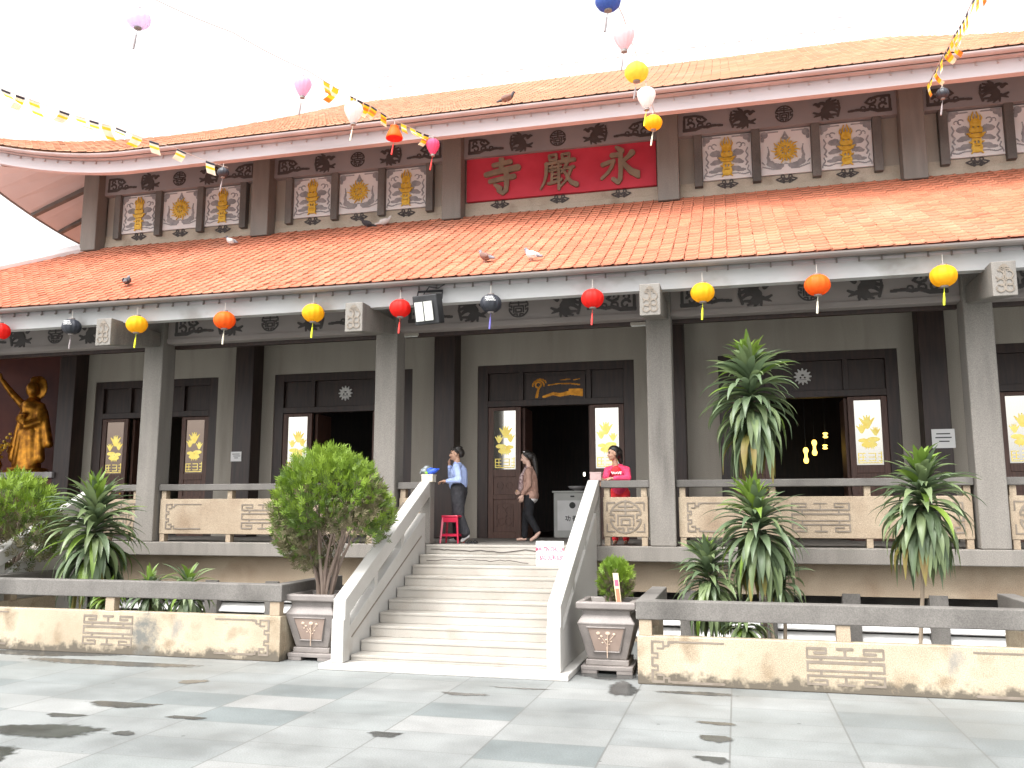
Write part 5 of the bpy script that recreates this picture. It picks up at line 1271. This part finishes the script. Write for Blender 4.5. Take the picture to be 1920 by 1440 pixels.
for x, y, z, h, lb in ((1.50, 20, 3.22, .34, 'lowest lit yellow lantern in the right doorway'), (1.70, 20.2, 3.40, .34, 'upper lit yellow lantern in the right doorway'), (1.93, 20.1, 3.66, .12, 'small lit lamp highest in the right doorway'), (1.93, 20.3, 3.42, .10, 'small lit lamp right of the lit lanterns in the doorway')):
    o = thing('lit_lantern', (x, y, z), lb, 'lantern', 'lit lanterns inside the hall')
    part('shade', MB().lathe([(.03, -h / 2), (.05, -h * .4), (.055, -h * .28), (.03, -h * .1), (.03, h * .1), (.055, h * .28), (.05, h * .4), (.03, h / 2)], (x, y, z), 14), 'lamp_warm', o, smooth=True)
    part('cord', MB().tube([(x, y, z + h / 2), (x, y, 6.1)], .006, 5), 'cord_dark', o)

# golden statue in the left corner
gs_ = thing('golden_statue', (-16.6, 17.6, 2.92), 'golden standing statue in robes with a raised arm in the dark left corner', 'statue')
blob('figure', [('c', (0, 0, .12), .30, (0, 0, 1.0), .24), ('c', (0, 0, 1.0), .24, (0, 0, 1.55), .25), ('c', (0, 0, 1.6), .26, (0, 0, 1.75), .12), ('e', (.0, -.03, 2.05), (.15, .16, .2)), ('e', (0, 0, 2.28), (.1, .1, .1)),
     ('c', (-.25, 0, 1.65), .1, (-.52, -.1, 1.95), .085), ('c', (-.52, -.1, 1.95), .085, (-.80, -.15, 2.28), .06), ('e', (-.86, -.16, 2.38), (.06, .04, .1)), ('c', (.26, 0, 1.62), .11, (.32, -.08, 1.25), .1), ('c', (.32, -.08, 1.25), .1, (.12, -.28, 1.12), .07),
     ('c', (-.2, -.1, .2), .14, (-.12, -.12, 1.0), .12), ('c', (.2, -.1, .2), .14, (.14, -.12, 1.0), .12), ('c', (.3, -.05, 1.2), .08, (.38, -.05, .35), .12), ('c', (-.28, .0, 1.5), .07, (-.40, 0, .4), .15), ('c', (.34, .02, 1.5), .09, (.55, .02, .7), .10), ('c', (-.3, .05, 1.3), .08, (-.56, .05, .55), .10), ('e', (0, .12, 2.1), (.30, .05, .32)), ('e', (-.12, -.2, .05), (.1, .2, .06)), ('e', (.12, -.2, .05), (.1, .2, .06))]
     + [('e', (.07 * math.cos(k), -.2 - .02 * k, 1.1 + .06 * k), (.14, .08, .03)) for k in range(6)], .03, 'goldleaf', gs_)
part('pedestal', MB().lathe([(.55, 0.002), (.5, .05), (.44, .09), (.44, .13)], (-16.6, 17.6, 2.92), 24), 'goldleaf', gs_)
vs_ = thing('flower_vase', (-17.35, 17.4, 2.92), 'gold flower vase beside the golden statue at the left edge', 'vase')
part('vase', MB().lathe([(.08, .002), (.1, .05), (.15, .2), (.1, .35), (.07, .20), (.1, .47)], (-17.35, 17.4, 2.92), 20), 'goldleaf', vs_, smooth=True)
fb = MB(); rnd = random.Random(9)
for k in range(60): fb.ball((-17.35 + rnd.gauss(0, .16), 17.4 + rnd.gauss(0, .12), 3.6 + rnd.gauss(0, .14)), .045, n=6, m=4)
part('blossom', fb, 'gold', vs_)
part('flower_stems', MB().tube([(-17.35, 17.4, 3.3), (-17.35, 17.4, 3.6)], .05, 8), 'thuja_b', vs_)

# ------------------------------------------------------------------ people
def hand(w_, d, n, size=1.0, curl=.5, thumb=1):
    """palm and five fingers: wrist point, pointing direction, palm normal (fingers curl towards it)"""
    w_, d, n = Vector(w_), Vector(d).normalized(), Vector(n); n = (n - d * n.dot(d)).normalized(); s = d.cross(n); out = []
    def q(a, b, c): return tuple(w_ + (d * a + s * b + n * c) * size)
    out.append(('c', q(.0, 0, 0), .026 * size, q(.03, 0, 0), .030 * size))
    for k, (b_, L_) in enumerate(((-.030, .062), (-.010, .075), (.011, .070), (.031, .055))):
        k0 = q(.075, b_, 0); out.append(('c', q(.02, b_ * .7, 0), .017 * size, k0, .0125 * size))
        c1, c2 = curl, curl * 1.8; a1 = q(.075 + L_ * .5 * math.cos(c1), b_ * 1.05, L_ * .5 * math.sin(c1)); a2 = q(.075 + L_ * .5 * (math.cos(c1) + math.cos(c2)), b_ * 1.05, L_ * .5 * (math.sin(c1) + math.sin(c2)))
        out += [('c', k0, .0115 * size, a1, .0105 * size), ('c', a1, .0105 * size, a2, .0085 * size)]
    t0, t1, t2 = q(.02, thumb * -.03, .004), q(.05, thumb * -.055, .018), q(.08, thumb * -.060, .03); out += [('c', t0, .016 * size, t1, .0125 * size), ('c', t1, .0125 * size, t2, .010 * size)]
    return out
def head(c, fwd, s=1.0):
    """skull, jaw, nose, ears; c = head centre, fwd = unit facing direction"""
    c, f = Vector(c), Vector(fwd).normalized(); u = (Vector((0, 0, 1)) - f * f.z).normalized(); r = f.cross(u); yaw = math.atan2(f.y, f.x)
    def q(a, b, d): return tuple(c + (f * a + r * b + u * d) * s)
    pr = [('e', q(-.005, 0, .03), (.095 * s, .076 * s, .088 * s), (0, 0, yaw)), ('e', q(.022, 0, -.035), (.07 * s, .062 * s, .085 * s), (0, 0, yaw)), ('e', q(.055, 0, -.085), (.032 * s, .035 * s, .028 * s), (0, 0, yaw)),
          ('c', q(.088, 0, .012), .010 * s, q(.104, 0, -.028), .0145 * s), ('c', q(.08, -.028, .025), .016 * s, q(.08, .028, .025), .016 * s), ('e', q(.083, 0, -.058), (.012 * s, .026 * s, .013 * s), (0, 0, yaw))]
    for sg in (1, -1): pr.append(('e', q(-.005, sg * .077, -.005), (.022 * s, .010 * s, .034 * s), (0, 0, yaw))); pr.append(('e', q(.062, sg * .038, -.03), (.028 * s, .026 * s, .03 * s), (0, 0, yaw)))
    feats = [(Vector(q(.083, sg * .032, .006)), .013 * s, 1) for sg in (1, -1)] + [(Vector(q(.088, sg * .032, .032)), .016 * s, 1) for sg in (1, -1)] + [(Vector(q(.092, b_, -.058)), .014 * s, 2) for b_ in (-.016, 0, .016)]
    return pr, feats
def face_class(feats):
    def fn(c):
        out = np.zeros(len(c))
        for p, r, k in feats: out[((c - np.array(p)) ** 2).sum(1) < r * r] = k
        return out
    return fn
# man on the left, facing left, one hand at his mouth, the other forearm on the newel
pm = thing('person', (-4.72, 14.72, FZ), 'man in a light blue shirt and dark trousers raising a hand to his mouth', 'person')
hp, ft = head((-.065, -.01, 1.545), (-.93, -.36, -.02))
sk = hp + [('c', (-.035, 0, 1.37), .058, (-.05, -.005, 1.47), .053), ('c', (0, 0, .9), .12, (-.01, 0, 1.25), .13), ('c', (-.01, -.12, 1.33), .06, (-.01, .12, 1.33), .06)]
sk += [('c', (.0, -.16, 1.32), .048, (.07, -.24, 1.08), .040), ('c', (.07, -.24, 1.08), .038, (-.17, -.24, 1.06), .026)] + hand((-.18, -.24, 1.06), (-1, .15, -.05), (0, 0, -1), 1, .5, 1)
sk += [('c', (-.02, .16, 1.32), .048, (-.20, .16, 1.14), .040), ('c', (-.20, .16, 1.14), .036, (-.20, .05, 1.37), .026)] + hand((-.20, .045, 1.385), (.12, -.3, .95), (.95, .1, 0), .95, .7, -1)
sk += [('c', (0, .09, .88), .085, (-.07, .1, .47), .055), ('c', (-.07, .1, .47), .052, (-.04, .1, .09), .036), ('c', (-.03, .1, .045), .036, (-.17, .1, .03), .03),
       ('c', (.0, -.09, .88), .085, (.02, -.09, .47), .055), ('c', (.02, -.09, .47), .052, (.17, -.08, .13), .036), ('c', (.18, -.08, .11), .034, (.09, -.08, .03), .03)]
blob('body', sk, .007, ['skin', 'eye', 'lip'], pm, face_class(ft))
blob('hair', [('e', (-.035, .01, 1.605), (.108, .09, .075), (0, .25, .3)), ('e', (.02, .03, 1.565), (.065, .082, .085)), ('c', (-.10, -.075, 1.625), .028, (-.13, -.0, 1.63), .026), ('c', (-.05, -.08, 1.60), .02, (-.0, -.085, 1.555), .014), ('e', (-.02, .0, 1.655), (.08, .07, .04))], .008, 'hair', pm)
blob('shirt', [('c', (.0, 0, 1.02), .148, (-.01, 0, 1.22), .155), ('c', (-.01, -.07, 1.22), .12, (-.01, .07, 1.22), .12), ('c', (-.005, -.13, 1.315), .075, (-.015, .13, 1.315), .075), ('e', (-.03, 0, 1.375), (.075, .07, .035)),
     ('c', (.0, -.165, 1.315), .068, (.08, -.245, 1.08), .060), ('c', (.08, -.245, 1.08), .058, (-.13, -.24, 1.06), .042), ('c', (-.02, .16, 1.315), .066, (-.205, .165, 1.14), .056), ('c', (-.205, .165, 1.14), .054, (-.20, .065, 1.33), .040),
     ('e', (-.05, 0, 1.0), (.13, .15, .12)), ('c', (-.06, -.05, 1.40), .018, (-.1, -.02, 1.36), .016)], .011, 'shirt', pm)
blob('trousers', [('c', (0, -.06, .88), .135, (0, .06, .88), .135), ('c', (0, .08, .86), .12, (-.07, .1, .47), .10), ('c', (-.07, .1, .47), .098, (-.04, .1, .11), .09), ('c', (0, -.08, .86), .125, (.02, -.09, .47), .105), ('c', (.02, -.09, .47), .10, (.13, -.085, .18), .10), ('c', (.0, -.08, .94), .13, (.0, .08, .94), .13)], .011, 'trousers', pm)
blob('belt', [('e', (0, 0, .955), (.148, .2, .02))], .012, 'blackcloth', pm).scale = (1, 1, 1)
blob('socks', [('c', (-.035, .1, .05), .042, (-.17, .1, .034), .036), ('c', (.185, -.08, .125), .042, (.09, -.08, .038), .034)], .008, 'white', pm)
# woman walking past the door, facing left
pw = thing('person', (-3.70, 15.85, FZ), 'woman in a beige cardigan and black trousers walking past the open door', 'person')
hp, ft = head((-.075, 0, 1.535), (-.97, -.12, -.2), .97)
sk = hp + [('c', (-.02, 0, 1.34), .05, (-.045, 0, 1.45), .046), ('c', (0, 0, .9), .12, (0, 0, 1.22), .115), ('c', (0, -.11, 1.30), .055, (0, .11, 1.30), .055)]
sk += [('c', (.0, -.15, 1.29), .045, (.02, -.2, 1.02), .038), ('c', (.02, -.2, 1.02), .035, (-.10, -.2, .84), .025)] + hand((-.105, -.2, .825), (-.25, 0, -1), (-.4, .9, .1), .95, .45, 1)
sk += [('c', (.0, .15, 1.29), .045, (-.06, .2, 1.04), .038), ('c', (-.06, .2, 1.04), .035, (-.2, .12, .92), .025)] + hand((-.205, .115, .91), (-.8, -.3, -.4), (0, -.8, .2), .95, .6, -1)
sk += [('c', (0, .08, .88), .085, (-.1, .08, .47), .055), ('c', (-.1, .08, .47), .05, (-.13, .08, .08), .034), ('c', (-.12, .08, .04), .034, (-.26, .08, .025), .026),
       ('c', (0, -.08, .88), .085, (-.01, -.08, .47), .055), ('c', (-.01, -.08, .47), .05, (.16, -.08, .17), .034), ('c', (.175, -.08, .155), .036, (.12, -.08, .085), .036), ('c', (.12, -.08, .085), .036, (.03, -.08, .022), .028)]
blob('body', sk, .007, ['skin_pale', 'eye', 'lip'], pw, face_class(ft))
blob('hair', [('e', (-.045, 0, 1.60), (.105, .088, .072), (0, .25, .1)), ('e', (.015, 0, 1.555), (.075, .084, .085)), ('c', (.06, 0, 1.56), .05, (.09, 0, 1.43), .05), ('c', (.09, 0, 1.43), .05, (.12, -.01, 1.24), .035), ('c', (.12, -.01, 1.24), .035, (.125, -.02, 1.12), .012), ('c', (-.1, -.07, 1.6), .025, (-.03, -.085, 1.53), .02)], .008, 'hair', pw)
blob('cardigan', [('c', (.01, 0, .92), .14, (.0, 0, 1.2), .135), ('c', (0, -.06, 1.15), .115, (0, .06, 1.15), .115), ('c', (.0, -.12, 1.28), .07, (.0, .12, 1.28), .07), ('c', (.0, -.15, 1.275), .062, (.02, -.2, 1.02), .056), ('c', (.02, -.2, 1.02), .054, (-.09, -.2, .87), .042),
     ('c', (0, .15, 1.275), .062, (-.06, .2, 1.04), .056), ('c', (-.06, .2, 1.04), .054, (-.17, .14, .95), .042), ('c', (.02, -.05, .835), .134, (.02, .05, .835), .134), ('e', (.0, 0, 1.345), (.07, .065, .03))], .011, 'cardigan', pw)
blob('scarf', [('c', (-.06, -.03, 1.36), .03, (-.15, -.04, 1.18), .045), ('c', (-.15, -.04, 1.18), .045, (-.17, -.05, .95), .05), ('c', (-.13, .05, 1.2), .05, (-.15, .05, .9), .05)], .011, 'scarf', pw)
blob('blouse_hem', [('c', (.02, -.05, .80), .121, (.02, .05, .80), .121)], .012, 'paper', pw)
blob('trousers', [('c', (0.01, -.055, .82), .122, (0.01, .055, .82), .122), ('c', (0, .075, .83), .1, (-.1, .08, .47), .075), ('c', (-.1, .08, .47), .072, (-.13, .08, .09), .055), ('c', (0, -.075, .83), .105, (-.01, -.08, .47), .078), ('c', (-.01, -.08, .47), .074, (.14, -.08, .20), .058)], .011, 'blackcloth', pw)
blob('hair_clip', [('e', (-.10, -.07, 1.64), (.018, .01, .012))], .004, 'paper', pw)

# girl leaning on the rail, looking left
pg = thing('person', (-1.90, 14.50, FZ), 'girl in a hot pink hoodie leaning on the veranda rail', 'person')
hp, ft = head((-.05, -.08, 1.485), (-.86, -.48, -.05), .95)
sk = hp + [('c', (-.02, -.03, 1.28), .048, (-.035, -.06, 1.40), .044), ('c', (0, .28, .88), .11, (0, .05, 1.17), .115), ('c', (-.11, .0, 1.24), .052, (.11, .0, 1.24), .052)]
sk += [('c', (-.16, .0, 1.23), .043, (-.16, -.25, 1.06), .036), ('c', (-.16, -.25, 1.06), .034, (-.19, -.46, 1.055), .024)] + hand((-.19, -.47, 1.05), (-.2, -.6, -.75), (-.1, .6, -.5), .9, .4, 1)
sk += [('c', (.16, .0, 1.23), .043, (.20, -.30, 1.07), .036), ('c', (.20, -.30, 1.07), .034, (-.03, -.42, 1.065), .024)] + hand((-.04, -.42, 1.065), (-1, -.1, -.05), (0, 0, -1), .9, .3, -1)
sk += [('c', (-.09, .28, .86), .085, (-.09, .25, .47), .055), ('c', (-.09, .25, .47), .05, (-.09, .28, .08), .034), ('c', (-.09, .28, .04), .034, (-.09, .14, .028), .026),
       ('c', (.09, .28, .86), .085, (.09, .25, .47), .055), ('c', (.09, .25, .47), .05, (.09, .28, .08), .034), ('c', (.09, .28, .04), .034, (.09, .14, .028), .026)]
blob('body', sk, .007, ['skin', 'eye', 'lip'], pg, face_class(ft))
blob('hair', [('e', (-.03, -.065, 1.555), (.098, .09, .072), (0, .2, .4)), ('e', (.02, -.03, 1.505), (.078, .082, .095)), ('c', (.04, -.0, 1.46), .055, (.055, .02, 1.36), .04), ('c', (.0, -.13, 1.53), .022, (.02, -.12, 1.43), .014), ('c', (-.1, -.11, 1.56), .024, (-.12, -.06, 1.545), .022)], .008, 'hair', pg)
blob('hoodie', [('c', (0, .24, .92), .13, (0, .06, 1.15), .138), ('c', (-.06, .03, 1.17), .11, (.06, .03, 1.17), .11), ('c', (-.12, .0, 1.225), .068, (.12, .0, 1.225), .068), ('e', (.0, .03, 1.29), (.1, .07, .04)),
     ('c', (-.16, .0, 1.22), .062, (-.16, -.25, 1.06), .056), ('c', (-.16, -.25, 1.06), .053, (-.185, -.40, 1.062), .04), ('c', (.16, .0, 1.22), .062, (.21, -.30, 1.075), .056), ('c', (.21, -.30, 1.075), .053, (.02, -.41, 1.07), .042)], .010, 'pink', pg)
blob('tee', [('e', (-.01, -.075, 1.19), (.09, .045, .10)), ('c', (-.01, -.045, 1.27), .035, (-.01, -.07, 1.2), .06)], .008, 'redcloth', pg)
text_part('printed_word', 'WAVE', .06, .002, 'paper', pg, (-1.90, 14.375, FZ + 1.165), (R(78), 0, 0), .002)
blob('trousers', [('c', (-.05, .27, .86), .115, (.05, .27, .86), .115), ('c', (-.08, .27, .84), .098, (-.09, .25, .47), .072), ('c', (-.09, .25, .47), .07, (-.09, .28, .09), .055), ('c', (.08, .27, .84), .098, (.09, .25, .47), .072), ('c', (.09, .25, .47), .07, (.09, .28, .09), .055)], .011, 'redcloth', pg)

# ------------------------------------------------------------------ pigeons
def pigeon(p, yaw, m1, m2, label, slope=0.0):
    o = thing('pigeon', p, label, 'pigeon', 'pigeons on the roofs'); o.rotation_euler = (0, 0, yaw)
    def cls(c):
        out = np.zeros(len(c)); out[(c[:, 0] > .085)] = 1; out[(c[:, 0] < -.11)] = 1; return out
    blob('body', [('e', (0, 0, .105), (.12, .065, .065), (0, -.35, 0)), ('c', (.08, 0, .14), .042, (.115, 0, .205), .028), ('e', (.125, 0, .22), (.032, .026, .027)), ('c', (.15, 0, .217), .010, (.175, 0, .21), .004), ('c', (-.09, 0, .075), .035, (-.21, 0, .04), .018)], .010, [m1, m2], o, cls)
    w_ = blob('wing', [('e', (-.02, .055, .115), (.11, .018, .045), (0, -.3, 0)), ('e', (-.02, -.055, .115), (.11, .018, .045), (0, -.3, 0))], .010, m1, o)
    mb_ = MB(); px, py, pz = p
    for s in (-.025, .025): mb_.tube([(px + .0, py + s, pz + .06), (px + .005, py + s, pz)], .006, 5).tube([(px - .02, py + s, pz + .004), (px + .035, py + s, pz + .004)], .005, 5)
    part('leg', mb_, 'beak', o)
    return o
def on_lower(x, y): return (x, y, posL((y - 12.6) / 5.1, x)[2] + .035)
for x, y, yaw, m1, m2, lb in [(-10.76, 16.69, 2.9, 'pigeon_white', 'pigeon_grey', 'white and grey pigeon on the lower roof under the left panels'), (-10.86, 13.52, 2.0, 'pigeon_dark', 'pigeon_grey', 'dark pigeon low on the tiles at far left'),
        (-7.75, 17.30, 3.3, 'pigeon_dark', 'pigeon_dark', 'black pigeon at the top of the lower roof'), (-7.35, 17.35, .3, 'pigeon_white', 'pigeon_white', 'white pigeon beside the black one at the top of the lower roof'),
        (-3.85, 13.31, 2.6, 'pigeon_brown', 'pigeon_grey', 'brown pigeon on the tiles above the black lantern'), (-3.04, 13.19, 2.7, 'pigeon_white', 'pigeon_grey', 'pale pigeon right of the brown one above the eave')]:
    pigeon(on_lower(x, y), yaw, m1, m2, lb)
yy = 15.75; xx = -3.63 * yy / 13.67 * .985
pigeon((xx, yy, posU((yy - 15.3) / 8.7, xx)[2] + .035), .1, 'pigeon_brown', 'pigeon_dark', 'brown pigeon on the edge of the upper roof')
